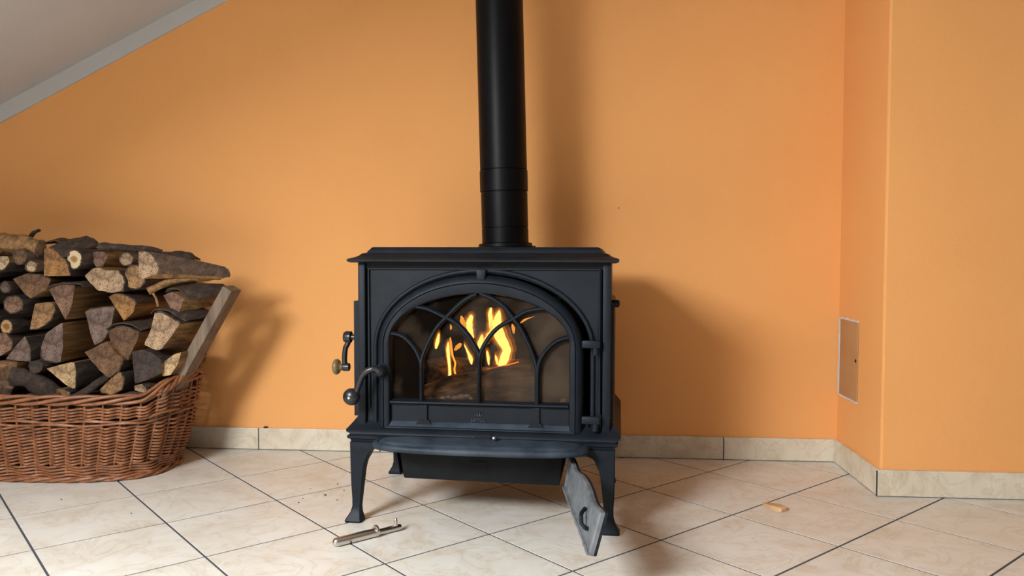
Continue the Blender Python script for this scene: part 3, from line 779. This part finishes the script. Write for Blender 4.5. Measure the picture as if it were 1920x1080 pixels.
g = MB().tube([(st(*crop([q])[0], .118)[0], -.032, st(*crop([q])[0], .118)[1] - .297) for q in ((950, 752), (1050, 728), (1150, 705), (1240, 680))], .0018, 6).build('ember_edge', M_EMBER, fire)

# ------------------------------------------------------------------ wicker basket
BC = Vector((-1.735, 2.497, 0)); RIMZ = .272
def prof_ab(z):
    t = z / RIMZ; e = math.sin(min(1, t) * PI / 2) ** 1.1
    return .398 + .078 * (.55 * t + .45 * e), .190 + .034 * (.5 * t + .5 * e)
NS = 44
def sup(t):
    n = 2.0 / 3.0
    c, s = math.cos(t), math.sin(t)
    return Vector((math.copysign(abs(c) ** n, c), math.copysign(abs(s) ** n, s), 0))
fine = [sup(2 * PI * i / 4000) for i in range(4001)]
acc = [0]
for a, b in zip(fine, fine[1:]): acc.append(acc[-1] + Vector(((b.x - a.x) * .44, (b.y - a.y) * .21, 0)).length)
def unit(s):
    s = (s % 1.0) * acc[-1]; lo, hi = 0, 4000
    while hi - lo > 1:
        m_ = (lo + hi) // 2
        if acc[m_] <= s: lo = m_
        else: hi = m_
    return fine[lo].lerp(fine[hi], (s - acc[lo]) / max(1e-9, acc[hi] - acc[lo]))
UN = {}
def unit_c(i, n):
    k = (i % n, n)
    if k not in UN: UN[k] = unit(i / n)
    return UN[k]
NP = NS * 10
def handle_lift(u):
    q = min(1, max(0, (abs(u.x) - .84) / .16)); return .046 * q * q * (3 - 2 * q)
def bpoint(i, z, off, n=NP):
    u = unit_c(i, n); u2 = unit_c(i + 1, n); u0 = unit_c(i - 1, n)
    a, b = prof_ab(z)
    t = Vector(((u2.x - u0.x) * a, (u2.y - u0.y) * b, 0)); nn = Vector((t.y, -t.x, 0))
    if nn.length > 1e-9: nn.normalize()
    return Vector((u.x * a, u.y * b, z)) + nn * off
basket = empty('wicker_basket', BC); tag(basket, 'oval brown wicker basket heaped with firewood', 'basket')
def weave(name, z, rad, amp, phase, dz=.0, half=1.0, sq=None):
    pts = []
    for i in range(NP):
        ph = 2 * PI * (i / NP * NS * half) + phase
        u = unit_c(i, NP)
        pts.append(bpoint(i, z, amp * math.cos(ph)) + Vector((0, 0, dz * math.cos(ph + .5) + handle_lift(u) * max(0, (z - .15) / (RIMZ - .15)) + .0012 * noise.noise(Vector((i * .02, z * 100, 0))))))
    MB().tube(pts, rad, 6, closed=True, sq=sq).build(name, M_WICK, basket, smooth=60)
for row in range(4): weave('weaver', .021 + row * .0098, .0040, .0062, row * .5, -.0012, .5)
for row in range(12): weave('weaver', .0595 + row * .0103, .0037, .0066, row * .10, -.0012)
weave('wale', .184, .0046, .006, 0, .004, .25); weave('wale', .194, .0046, .006, PI, .004, .25)
for row in range(4): weave('weaver', .2045 + row * .0098, .0036, .0062, 1.1, -.0010)
for k in range(4):    # plaited border
    pts = []
    for i in range(NP):
        ph = 2 * PI * i / NP * NS * .14 + k * PI / 2; u = unit_c(i, NP)
        pts.append(bpoint(i, RIMZ - .016, .010 * math.cos(ph)) + Vector((0, 0, .006 + .012 * math.sin(ph) + handle_lift(u))))
    MB().tube(pts, .0058, 7, closed=True).build('border_strand', M_WICK, basket, smooth=60)
for k in range(3):    # foot border
    pts = [bpoint(i, .006, .006 + .006 * math.cos(2 * PI * i / NP * NS * .25 + k * 2.09)) + Vector((0, 0, .003 + .0055 * math.sin(2 * PI * i / NP * NS * .25 + k * 2.09))) for i in range(NP)]
    pts = [Vector((p.x, p.y, max(p.z, .0052))) for p in pts]
    MB().tube(pts, .005, 6, closed=True).build('foot_strand', M_WICK, basket, smooth=60)
for j in range(NS):
    i = j * 10 + 5; u = unit_c(i, NP); zt = RIMZ - .018
    pts = [bpoint(i, zz, -.0052) + Vector((0, 0, handle_lift(u) * max(0, (zz - .15) / (RIMZ - .15)))) for zz in (.006, .05, .1, .15, .2, zt)]
    MB().tube(pts, .0038, 6).build('stake', M_WICK, basket, smooth=60)
MB().loft([[bpoint(i * 10, .006, -.006) + Vector((0, 0, dz)) for i in range(NS)] for dz in (0, .010)]).build('basket_bottom', M_WICK, basket, smooth=0)
for s in (-1, 1):     # wrapped handle bar rising over each end, hole below it
    path = spline([Vector((s * .440, -.14, RIMZ + .004)), Vector((s * .466, -.105, RIMZ + .022)), Vector((s * .485, -.05, RIMZ + .052)), Vector((s * .490, 0, RIMZ + .060)), Vector((s * .485, .05, RIMZ + .052)), Vector((s * .466, .105, RIMZ + .022)), Vector((s * .440, .14, RIMZ + .004))], 60)
    for k in range(3):
        pts = []
        for i, p in enumerate(path):
            ph = i * .42 + k * 2.09; pts.append(p + Vector((.0065 * math.cos(ph) * s, 0, .0065 * math.sin(ph))))
        MB().tube(pts, .0056, 7).build('handle_strand', M_WICK, basket, smooth=60)

# ------------------------------------------------------------------ firewood
def c1(pts): return [(x / 4, 400 + y / 4) for x, y in pts]
def c2(pts): return [(x / 4, 650 + y / 4) for x, y in pts]
ENDC = dict(pink=(.34, .21, .145), brown=(.25, .145, .075), orange=(.46, .25, .085), tan=(.47, .29, .13), pale=(.78, .63, .40), grey=(.20, .15, .125), lilac=(.27, .20, .175), dark=(.095, .070, .062), light=(.62, .46, .30), bright=(.80, .60, .34))
ENDC = {k: (a * .74, b * .70, c * .66) for k, (a, b, c) in ENDC.items()}
LOGS = []
def billet(label, pts, y, colr, L=.30, d=(0, 1, 0), bark='all', kind='split', taper=.92, barkm=None, seed=None):
    """one piece of firewood: outline of its sawn end (pixels) standing at depth y, running back along d"""
    sd = len(LOGS) * 3.7 if seed is None else seed
    P3 = [on_y(px, py, y) for px, py in pts]
    cen = sum(P3, Vector()) / len(P3)
    n = 30
    rs = resample(P3, n); d = Vector(d).normalized()
    K = 7; rings = []
    size = max((p - cen).length for p in P3)
    base = []
    for p, k in rs:
        jit = size * .035 * noise.noise(p * 60 + Vector((sd, 0, 0)))
        base.append(cen + (p - cen) * (1 + jit / size))
    for i in range(K + 1):
        t = i / K; s = 1 + (taper - 1) * t
        wob = Vector((noise.noise(Vector((t * 2, sd, 0))), 0, noise.noise(Vector((t * 2, sd, 9))))) * size * .14 * t
        ring = []
        for j, p in enumerate(base):
            rel = (p - cen) * s
            bulge = 1 + (.05 * noise.noise(Vector((j * .55, t * 4, sd))) if 0 < i else 0)
            ring.append(cen + rel * bulge + d * (L * t) + wob)
        rings.append(ring)
    mb = MB()
    # sides
    vs = [p for r in rings for p in r]; fs = []
    for a in range(K):
        for i in range(n): fs.append((a * n + i, a * n + (i + 1) % n, (a + 1) * n + (i + 1) % n, (a + 1) * n + i))
    mb.add(vs, fs, 1)
    # sawn ends: slightly rough
    for R_, sg in ((rings[0], -1), (rings[-1], 1)):
        cc = sum(R_, Vector()) / n
        mid = [cc + (p - cc) * .55 + d * (.0022 * noise.noise(p * 90) * sg) for p in R_]
        o = R_ + mid + [cc]
        f = [(i, (i + 1) % n, n + (i + 1) % n, n + i) for i in range(n)] + [(n + i, n + (i + 1) % n, 2 * n) for i in range(n)]
        mb.add(o, f, 0)
    ob = empty('firewood_log', cen)
    wd = mb.build('wood', [M_PALE if kind == 'round_pale' else M_END, M_SPLIT], origin=cen, smooth=40)
    wd.parent = ob; wd.location = (0, 0, 0)
    c = ENDC[colr]; v = random.uniform(.9, 1.1); wd.color = (c[0] * v, c[1] * v, c[2] * v, 1)
    tag(ob, label, 'log', 'firewood heaped in the basket')
    # bark shell on the flagged edges
    segs = set(range(len(pts))) if bark == 'all' else set(bark or [])
    if segs:
        bm_ = MB(); th_ = .0032
        idx = [i for i in range(n) if rs[i][1] in segs]
        runs = []
        if len(idx) == n: runs = [list(range(n)) + [0]]
        else:
            st_ = [i for i in idx if (i - 1) % n not in idx]
            for s0 in st_:
                r_ = [s0]
                while (r_[-1] + 1) % n in idx: r_.append((r_[-1] + 1) % n)
                r_.append((r_[-1] + 1) % n); runs.append(r_)
        for r_ in runs:
            g_ = []
            for a in range(K + 1):
                cc = sum(rings[a], Vector()) / n
                outr, inr = [], []
                for q, i in enumerate(r_):
                    p = rings[a][i]; dd = (p - cc).normalized()
                    e = th_ * (1 + .9 * noise.noise(p * 55))
                    p = p + d * (.004 * noise.noise(Vector((i * .8, sd, 3))) if a == 0 else 0)
                    outr.append(p + dd * e); inr.append(p - dd * .0015)
                g_.append(outr + inr[::-1])
            bm_.loft(g_)
        bk = bm_.build('bark', barkm or M_BARK, origin=cen, smooth=50)
        bk.parent = ob; bk.location = (0, 0, 0)
    LOGS.append(ob); return ob
def rnd(cx, cy, rx, ry=None, n=14, j=.06):
    ry = ry or rx; r_ = random.Random(int(cx * 7 + cy))
    return [(cx + rx * math.cos(2 * PI * i / n) * (1 + r_.uniform(-j, j)), cy + ry * math.sin(2 * PI * i / n) * (1 + r_.uniform(-j, j))) for i in range(n)]
Yf = 2.40
BACK = (.02, 1, -.01)
# upper rows
billet('small round log with brown sawn end tucked under the big sideways log', c1(rnd(150, 325, 48, 54)), 2.39, 'brown', .24, (.35, .9, .02), barkm=M_BARKB)
billet('thin branch with pale round end below the brown round log', c1(rnd(235, 398, 40, 41)), 2.38, 'pale', .20, (.35, .9, .02), kind='round', barkm=M_BARKB)
billet('pale split log cut by the left edge of the heap top', c1([(-60, 322), (62, 322), (70, 365), (30, 420), (-60, 440)]), 2.385, 'pale', .26, BACK, bark=[2, 3])
billet('orange-brown quarter log with curved bark back near the top of the heap', c1([(332, 270), (380, 250), (430, 290), (500, 370), (530, 470), (330, 472)]), 2.375, 'orange', .28, BACK, bark=[1, 2, 3])
billet('round log with bright cream sawn end and brown heart at the heap top', c1(rnd(555, 345, 56, 72, j=.04)), 2.385, 'pale', .29, (.25, 1, .03), kind='round_pale')
billet('blunt pinkish log stub with yellow split side below the long thin branch', c1([(700, 290), (770, 285), (810, 315), (770, 400), (722, 402), (700, 370)]), 2.43, 'pink', .26, (.25, 1, 0), bark=[])
billet('small round log with pale centre beside the large striped log', c1(rnd(945, 345, 48, 46)), 2.43, 'light', .22, (.35, 1, .02), kind='round', barkm=M_BARKB)
billet('broad pinkish log with ragged knobbly end face', c1([(635, 470), (690, 420), (735, 402), (800, 432), (885, 425), (915, 470), (935, 520), (920, 580), (830, 597), (770, 580), (730, 578), (700, 540), (665, 512)]), 2.385, 'light', .30, BACK, bark=[4, 5, 6])
billet('round log with tan concentric end, tucked under the striped log', c1(rnd(1010, 478, 78, 88, j=.03)), 2.40, 'tan', .29, BACK)
billet('big brown-barked log with striped pinkish quarter end lying across the heap top', c1([(1040, 290), (1100, 288), (1160, 335), (1190, 405), (1182, 450), (1072, 490), (1040, 480)]), 2.37, 'light', .225, (.93, .36, -.12), bark=[0, 1, 2, 3], taper=.42, barkm=M_BARKB)
billet('dark half-round log left of the crooked grey wedge', c1([(95, 492), (180, 456), (300, 460), (382, 490), (350, 570), (232, 640), (190, 610), (140, 545)]), 2.39, 'brown', .30, BACK, bark=[1, 2])
billet('steep wedge of split wood with brown end and bark cap', c1([(358, 556), (440, 530), (560, 536), (540, 690), (490, 802), (440, 705)]), 2.38, 'pink', .30, BACK, bark=[0, 1])
billet('orange freshly split wedge with rough saw marks', c1([(818, 630), (870, 600), (1000, 640), (1016, 680), (1000, 742), (930, 806)]), 2.395, 'orange', .30, BACK, bark=[0, 1, 2])
billet('pink-ended split log with curling bark beside the leaning post', c1([(1225, 615), (1290, 588), (1382, 640), (1342, 740), (1290, 732)]), 2.39, 'pink', .15, (.42, .88, .06), bark=[])
billet('large pale log with white-flecked end leaning against the post', c1([(1160, 748), (1210, 738), (1350, 822), (1285, 920), (1220, 1012), (1180, 1032), (1080, 982), (1130, 880)]), 2.375, 'light', .13, (.24, .95, .03), bark=[0, 1])
billet('round grey-ended log with thick dark bark', c1(rnd(100, 685, 70, 64, j=.04)), 2.385, 'pink', .30, BACK)
billet('small knotty round branch above the thick dark-barked log', c1(rnd(40, 555, 34, 38)), 2.385, 'grey', .26, BACK)
billet('thin round log with cream ring and brown heart at the left', c1(rnd(48, 850, 42, 52, j=.03)), 2.38, 'tan', .29, BACK, kind='round_pale')
billet('smooth tan quarter log without rings', c1([(262, 680), (330, 668), (402, 672), (415, 720), (370, 812), (290, 862), (222, 870)]), 2.385, 'tan', .29, BACK, bark=[3, 4, 5])
billet('lilac-grey weathered wedge beside the bark-capped one', c1([(640, 742), (700, 712), (862, 700), (832, 860), (770, 962), (710, 986), (682, 920)]), 2.40, 'lilac', .29, BACK, bark=[0, 1])
billet('thick log with coarse ringed end under a loose dark bark cap', c1([(810, 880), (920, 840), (1042, 890), (1030, 950), (992, 1030), (960, 1105), (905, 1060), (840, 1000)]), 2.39, 'brown', .29, BACK, bark=[0, 1])
billet('grey-brown quarter log with bark rim resting on the tan-ended round', c2([(636, 42), (720, 0), (800, -42), (870, 55), (926, 92), (890, 182), (812, 236), (740, 172)]), 2.37, 'brown', .28, BACK, bark=[4, 5])
billet('lilac-ended log with orange split side and pale scar across the end', c1([(308, 1000), (345, 900), (470, 815), (472, 1000), (452, 1122), (315, 1096)]), 2.38, 'lilac', .29, (.06, 1, 0), bark=[4, 5])
billet('pinkish rough-ended log low at the left edge of the heap', c1([(-40, 900), (40, 898), (92, 958), (82, 1020), (2, 1070), (-40, 1062)]), 2.375, 'pink', .29, BACK, bark=[1, 2])
billet('grey wedge with curved bark side above the gnarled dark root', c1([(42, 1092), (130, 980), (188, 920), (222, 1000), (228, 1112), (120, 1105)]), 2.385, 'lilac', .29, BACK, bark=[2, 3])
billet('short dark round branch on top of the gnarled root', c2(rnd(265, 150, 48, 42)), 2.36, 'dark', .22, BACK)
billet('split log with glowing orange and cream end low in the heap', c2([(350, 165), (450, 135), (555, 112), (572, 200), (562, 322), (500, 292)]), 2.365, 'bright', .28, (.10, 1, 0), bark=[2, 3])
billet('half-round log with tan end just above the basket rim', c2([(748, 322), (830, 240), (900, 188), (932, 240), (912, 322), (840, 362), (762, 345)]), 2.36, 'tan', .27, BACK, bark=[2, 3, 4, 5])
billet('dark charcoal-grey block of wood with rough flat end', c2([(990, 40), (1040, 25), (1130, 50), (1212, 110), (1210, 200), (1090, 255), (1012, 276)]), 2.375, 'dark', .27, (.1, 1, 0), bark=[1, 2])
billet('bright splintered chunk of split wood against the foot of the post', c2([(1212, 130), (1300, 60), (1362, 40), (1332, 132), (1280, 212), (1220, 222)]), 2.39, 'bright', .10, (.2, .95, .05), bark=[])
billet('small pale wedge lying on the basket rim below the charcoal-grey block', c2([(1008, 292), (1060, 280), (1092, 310), (1096, 356), (1010, 326)]), 2.37, 'light', .14, (.25, .93, .05), bark=[1])
billet('brown split log at the left edge just above the rim', c2([(-40, 180), (130, 112), (105, 250), (30, 372), (-40, 372)]), 2.365, 'brown', .28, BACK, bark=[])
billet('thin brown stick end between the two left-hand wedges', c2([(-30, 108), (60, 112), (110, 130), (60, 158), (-30, 155)]), 2.37, 'tan', .26, BACK, bark=[])
billet('small wood end peeping out below the cream-ended split log', c2([(425, 318), (480, 325), (525, 345), (500, 392), (430, 392)]), 2.37, 'tan', .26, BACK, bark=[1, 2])
# pieces lying lengthwise, traced by their axis
def lying(label, pts, rad, y, name='firewood_branch', m=M_BARK, squash=(1, 1), seed=0, depth=0):
    P = [on_y(px, py, y + depth * i / max(1, len(pts) - 1)) for i, (px, py) in enumerate(pts)]
    path = spline(P, 16); K = len(path); mid = path[K // 2]; rings = []
    if not isinstance(rad, (list, tuple)): rad = (rad, rad)
    mb = MB()
    for i, p in enumerate(path):
        t = (path[min(K - 1, i + 1)] - path[max(0, i - 1)]).normalized(); u = Vector((0, 1, 0)); u = (u - t * u.dot(t)).normalized(); v = t.cross(u)
        r_ = rad[0] + (rad[1] - rad[0]) * i / (K - 1)
        rings.append([p + (u * math.cos(2 * PI * j / 14) * squash[0] + v * math.sin(2 * PI * j / 14) * squash[1]) * r_ * (1 + .32 * noise.noise(Vector((math.cos(2 * PI * j / 14) * 1.6, math.sin(2 * PI * j / 14) * 1.6, i * .5 + seed * 9)))) for j in range(14)])
    vs = [p for r in rings for p in r]; fs = [(a * 14 + i, a * 14 + (i + 1) % 14, (a + 1) * 14 + (i + 1) % 14, (a + 1) * 14 + i) for a in range(K - 1) for i in range(14)]
    mb.add(vs, fs, 0); mb.add(rings[0], [tuple(range(14))], 1); mb.add(rings[-1], [tuple(range(14))], 1)
    ob = mb.build(name, [m, M_END], origin=mid, smooth=55); ob.color = (.40, .28, .18, 1)
    tag(ob, label, 'log', 'firewood heaped in the basket'); LOGS.append(ob); return ob
lb = lying('big brown split log lying sideways along the top of the heap', c1([(-180, 205), (0, 220), (160, 235), (310, 262)]), (.037, .028), 2.43, 'firewood_log', M_SPLIT, (1, 1), 1)
lying('long thin dark branch lying across the very top of the heap', c1([(735, 252), (860, 252), (1000, 265), (1120, 268), (1215, 292)]), (.0125, .008), 2.42, seed=2, depth=.08)
lying('pale splintered stick lying under the big striped log', c1([(1110, 585), (1250, 522), (1420, 485), (1560, 476), (1650, 468)]), (.010, .012), 2.38, m=M_SPLIT, squash=(1, 1.1), seed=3, depth=.1)
lying('grey branch slanting down into the basket beside the tan half-round', c2([(520, 400), (640, 345), (740, 270), (800, 235)]), (.014, .012), 2.345, seed=4, depth=.05)
lying('gnarled dark root just above the basket rim', c2([(95, 225), (190, 235), (290, 290), (390, 350), (420, 400)]), (.026, .030), 2.37, 'firewood_root', M_BARK, (1, 1.15), 5, .03)
lying('second root knob hanging from the gnarled dark root', c2([(60, 300), (40, 370), (30, 420)]), (.016, .02), 2.35, 'firewood_root', M_BARKB, (1, 1.1), 6)
lying('strip of dark bark lying along the inside of the rim', c2([(720, 395), (860, 385), (980, 360), (1070, 372)]), (.009, .012), 2.335, 'bark_strip', M_BARK, (1.8, .8), 7, .02)
lying('thin pale twig standing between the orange wedge and the post', c1([(1150, 600), (1175, 650), (1185, 700)]), (.004, .004), 2.375, 'twig', M_SPLIT, (1, 1), 8)
# curled bark plates
def curl(label, pts, y, width, curv=.012, m=M_BARK, d=(.2, 1, 0)):
    P = [on_y(px, py, y) for px, py in pts]; path = spline(P, 14); d = Vector(d).normalized(); top, bot = [], []
    rows = 6; mb = MB()
    for s, sg in ((0, 0), (1, 1)):
        pass
    g_ = []
    for k in range(rows + 1):
        t = k / rows
        outr = [p + d * (width * t) + Vector((0, 0, curv * math.sin(t * PI) * .4 + .003 * noise.noise(p * 60 + Vector((0, t * 5, 0))))) for p in path]
        inr = [p - Vector((0, 0, .0045)) for p in outr]
        g_.append(outr + inr[::-1])
    ob = mb.loft(g_).build('bark_strip', m, origin=path[len(path) // 2], smooth=50)
    tag(ob, label, 'bark', 'loose bark on the firewood'); LOGS.append(ob); return ob
curl('curled bark flap over the pink-ended log by the post', c1([(1240, 585), (1270, 560), (1330, 560), (1380, 600), (1420, 640)]), 2.385, .15, d=(.65, .8, .06))
curl('dark bark flap over the large white-flecked log', c1([(1130, 745), (1160, 720), (1230, 715), (1300, 745), (1390, 800)]), 2.372, .13, d=(.35, .9, .02))
curl('dark arched bark cap over the coarse ringed log', c1([(795, 865), (850, 830), (930, 818), (1000, 838), (1060, 868)]), 2.38, .25)
curl('thin bark cap over the steep brown wedge', c1([(350, 552), (430, 525), (520, 520), (590, 522), (625, 545)]), 2.37, .25)
curl('upturned bark flake at the top of the heap beside the quarter log', c1([(370, 250), (430, 270), (480, 320)]), 2.37, .12, m=M_BARK, d=(.5, .8, .3))
curl('ragged bark tip sticking up from the big sideways log', c1([(205, 175), (232, 140), (268, 126)]), 2.428, .02, d=(.2, 1, .05))
curl('dark bark chip behind the cream-ended round log', c1([(470, 245), (510, 232), (560, 262)]), 2.46, .10, d=(.2, 1, 0))
curl('jagged brown bark chip on the heap top behind the brown round log', c1([(330, 225), (400, 195), (440, 212), (470, 250)]), 2.46, .08, m=M_BARKB, d=(.2, 1, 0))
curl('bark shred on the back of the big striped log', c1([(1245, 302), (1290, 292), (1350, 315), (1400, 345)]), 2.43, .06, d=(.3, 1, 0))
curl('small bark point standing on the big striped log', c1([(1385, 300), (1405, 310), (1430, 345)]), 2.42, .03, d=(.3, 1, 0))
# rest of the heap: the part to the left of the frame and the layer inside the basket that carries it
rg = random.Random(3)
def hidden(label, x, z, r, y=2.37, L=.30, colr='brown', yl=0):
    pts = [Vector((x + r * math.cos(2 * PI * i / 12) * (1 + rg.uniform(-.08, .08)), y, z + r * math.sin(2 * PI * i / 12) * (1 + rg.uniform(-.08, .08)))) for i in range(12)]
    mb = MB(); cen = Vector((x, y, z)); rings = [[cen + (p - cen) * (1 + .04 * rg.uniform(-1, 1)) + Vector((0, L * t, 0)) for p in pts] for t in (0, .33, .66, 1)]
    vs = [p for q in rings for p in q]; fs = [(a * 12 + i, a * 12 + (i + 1) % 12, (a + 1) * 12 + (i + 1) % 12, (a + 1) * 12 + i) for a in range(3) for i in range(12)]
    mb.add(vs, fs, 1); mb.add(rings[0], [tuple(range(12))], 0); mb.add(rings[-1], [tuple(range(12))], 0)
    ob = mb.build('firewood_log', [M_END, M_BARK], origin=cen, smooth=40); ob.color = (*ENDC[colr], 1)
    tag(ob, label, 'log', 'firewood in the far end of the heap'); LOGS.append(ob)
for i in range(5):
    for k in range(4):
        hidden('round barked log in the far end of the heap', -2.115 + k * .074, .315 + i * .088, .037, 2.385, colr=rg.choice(['brown', 'pink', 'tan', 'grey']))
for i in range(3):
    for k in range(7):
        hidden('log deep inside the basket under the heap', -2.02 + k * .098, .062 + i * .083, .039, 2.36, .28, 'brown')
for k, (zz, nm) in enumerate(((.36, 'lowest'), (.44, 'second lowest'), (.52, 'middle'), (.60, 'second highest'), (.675, 'highest'))):
    A, B = Vector((-2.08, 2.715, zz)), Vector((-1.36, 2.715, zz - .004))
    o = rough_log('firewood_log', A, B, .036, M_BARK, k + 11, wob=.10).build('firewood_log', M_BARK, origin=(A + B) / 2, smooth=45)
    tag(o, nm + ' of the long barked logs lying between the heap and the wall', 'log', 'long logs behind the heap'); LOGS.append(o)

# leaning post that holds the heap
pb, pt = on_y(326, 716, 2.425), on_y(424, 540, 2.425)
ax_ = (pt - pb).normalized(); sd_ = Vector((ax_.z, 0, -ax_.x))
yv = Vector((0, 1, 0)); mb = MB()
L_ = (pt - pb).length; pl = pb - ax_ * .20; 
def pc(p, a, b): return p + sd_ * a + yv * b
rings = []
for t in (0, .3, .6, 1):
    p_ = pl.lerp(pt, t); rings.append([pc(p_, -.013, 0), pc(p_, .021, 0), pc(p_, .021, .075), pc(p_, -.013, .075)])
po = mb.loft(rings).build('wooden_post', M_BOARD, smooth=0, bevel=.0025)
tag(po, 'weathered grey wooden post leaning out of the basket end', 'post')

# ------------------------------------------------------------------ small things
# stove tool (handle for the ash door) on the floor
ka, kb_ = on_z(628, 1017, .0115), on_z(746, 990, .008); kd = (kb_ - ka); KL = kd.length; 
tool = empty('stove_tool', (ka.x, ka.y, 0), math.atan2(kd.y, kd.x)); tag(tool, 'nickel stove tool with collar and peg lying on the tiles', 'tool')
ra = .0112
MB().lathe([(.0001, -.006), (.005, -.0045), (.009, -.001), (ra, .005), (ra, KL * .62), (.0001, KL * .62)], (0, 0, ra), (1, 0, 0), 20).build('grip', M_CHROME, tool, smooth=50)
MB().lathe([(.0001, KL * .62), (.0135, KL * .62), (.0148, KL * .62 + .002), (.0148, KL * .62 + .005), (.0135, KL * .62 + .007), (.0001, KL * .62 + .007)], (0, 0, .0148), (1, 0, 0), 20).build('collar', M_CHROME, tool, smooth=50)
MB().lathe([(.0001, KL * .62), (.0078, KL * .62), (.0078, KL + .006), (.0068, KL + .008), (.0001, KL + .008)], (0, 0, .0095), (1, 0, 0), 16).build('shaft', M_CHROME, tool, smooth=50)
MB().lathe([(.0001, 0), (.0052, 0), (.0045, .014), (.003, .020), (.0001, .022)], (KL - .006, 0, .014), (0, 0, 1), 12).build('peg', M_CHROME, tool, smooth=50)
# wood chip
ca, cb = on_z(1432, 945, 0), on_z(1470, 960, 0)
dch = (cb - ca).normalized(); nch = Vector((-dch.y, dch.x, 0)); mb = MB(); Lc = (cb - ca).length
rings = []
for t, w_, h_ in ((0, .006, .004), (.25, .016, .008), (.6, .020, .012), (.9, .018, .013), (1, .012, .009)):
    p_ = ca.lerp(cb, t); rings.append([p_ - nch * w_ + Vector((0, 0, .0005)), p_ + nch * w_ + Vector((0, 0, .0005)), p_ + nch * w_ * .7 + Vector((0, 0, h_)), p_ - nch * w_ * .6 + Vector((0, 0, h_ * .9))])
tag(mb.loft(rings).build('wood_chip', M_CHIP, origin=(ca + cb) / 2, smooth=0), 'small chip of fresh wood lying alone on the tiles', 'wood chip')
# crumbs of bark near the left leg
for i, (px, py, r) in enumerate([(610, 929, 3), (560, 943, 2), (632, 938, 2), (568, 935, 1.6), (645, 920, 2), (633, 908, 2), (115, 937, 2.2), (246, 963, 2), (582, 917, 1.5)]):
    p_ = on_z(px, py); rr = r / 1480 * p_.y * .9
    m = MB(); rings = [[p_ + Vector((rr * k * math.cos(2 * PI * j / 6) * (1 + .4 * noise.noise(Vector((j, i, k)))), rr * k * .8 * math.sin(2 * PI * j / 6), h_ * rr)) for j in range(6)] for k, h_ in ((.7, 0), (1, .35), (.6, .8), (.1, .95))]
    tag(m.loft(rings).build('bark_crumb', M_BARKB, origin=p_, smooth=0), 'tiny crumb of bark on the tiles ' + ('in front of the basket' if px < 400 else 'left of the stove leg'), 'crumb', 'bark crumbs ' + ('by the basket' if px < 400 else 'by the stove'))
# dark lump on the skirting, nail hole in the wall
p_ = on_y(498, 797, YB - .006); p_.z = BH
tag(MB().lathe([(.0001, 0), (.006, 0), (.008, .002), (.006, .005), (.0001, .006)], p_, (0, 0, 1), 9).build('bark_crumb', M_BARK), 'black crumb of bark on top of the skirting joint', 'crumb')
p_ = on_y(1160, 390, YB)
tag(MB().lathe([(.0001, .001), (.0022, .001), (.0018, -.003), (.0001, -.004)], p_, (0, 1, 0), 8).build('nail', M_DARK), 'tiny nail head in the orange wall above the stove', 'nail')
# hatch in the side of the wall projection
h0, h1 = on_x(1578, 600, XP), on_x(1611, 602, XP); h2, h3 = on_x(1611, 752, XP), on_x(1578, 742, XP)
ya, yb_ = h1.y, h0.y; za, zb2 = (h2.z + h3.z) / 2, (h0.z + h1.z) / 2
hatch = empty('wall_hatch', (XP, (ya + yb_) / 2, za)); tag(hatch, 'brown access hatch cover set in the side of the wall projection', 'hatch')
hh = zb2 - za; hw = (yb_ - ya) / 2
MB().box(-.004, -.0002, -hw, hw, 0, hh).build('cover_plate', M_HATCH, hatch, bevel=.001)
rim = MB(); rr = random.Random(5)
def strip(y0_, y1_, z0_, z1_): rim.box(-.0055, -.0003, y0_, y1_, z0_, z1_)
k = 14
for i in range(k):
    strip(hw, hw + .012 + rr.uniform(-.004, .004), hh * i / k, hh * (i + 1) / k)
for i in range(k):
    strip(-hw + 2 * hw * i / k, -hw + 2 * hw * (i + 1) / k, hh, hh + .004 + rr.uniform(-.002, .003)); strip(-hw + 2 * hw * i / k, -hw + 2 * hw * (i + 1) / k, -.004 - rr.uniform(0, .003), 0)
rim.build('plaster_edge', M_RAW, hatch, smooth=0)
kp = on_x(1607, 677, XP)
MB().lathe([(.0001, 0), (.006, 0), (.005, .002), (.0001, .002)], (-.0042, kp.y - (ya + yb_) / 2, kp.z - za), (-1, 0, 0), 10).build('keyhole', M_GAP_SHADE, hatch)
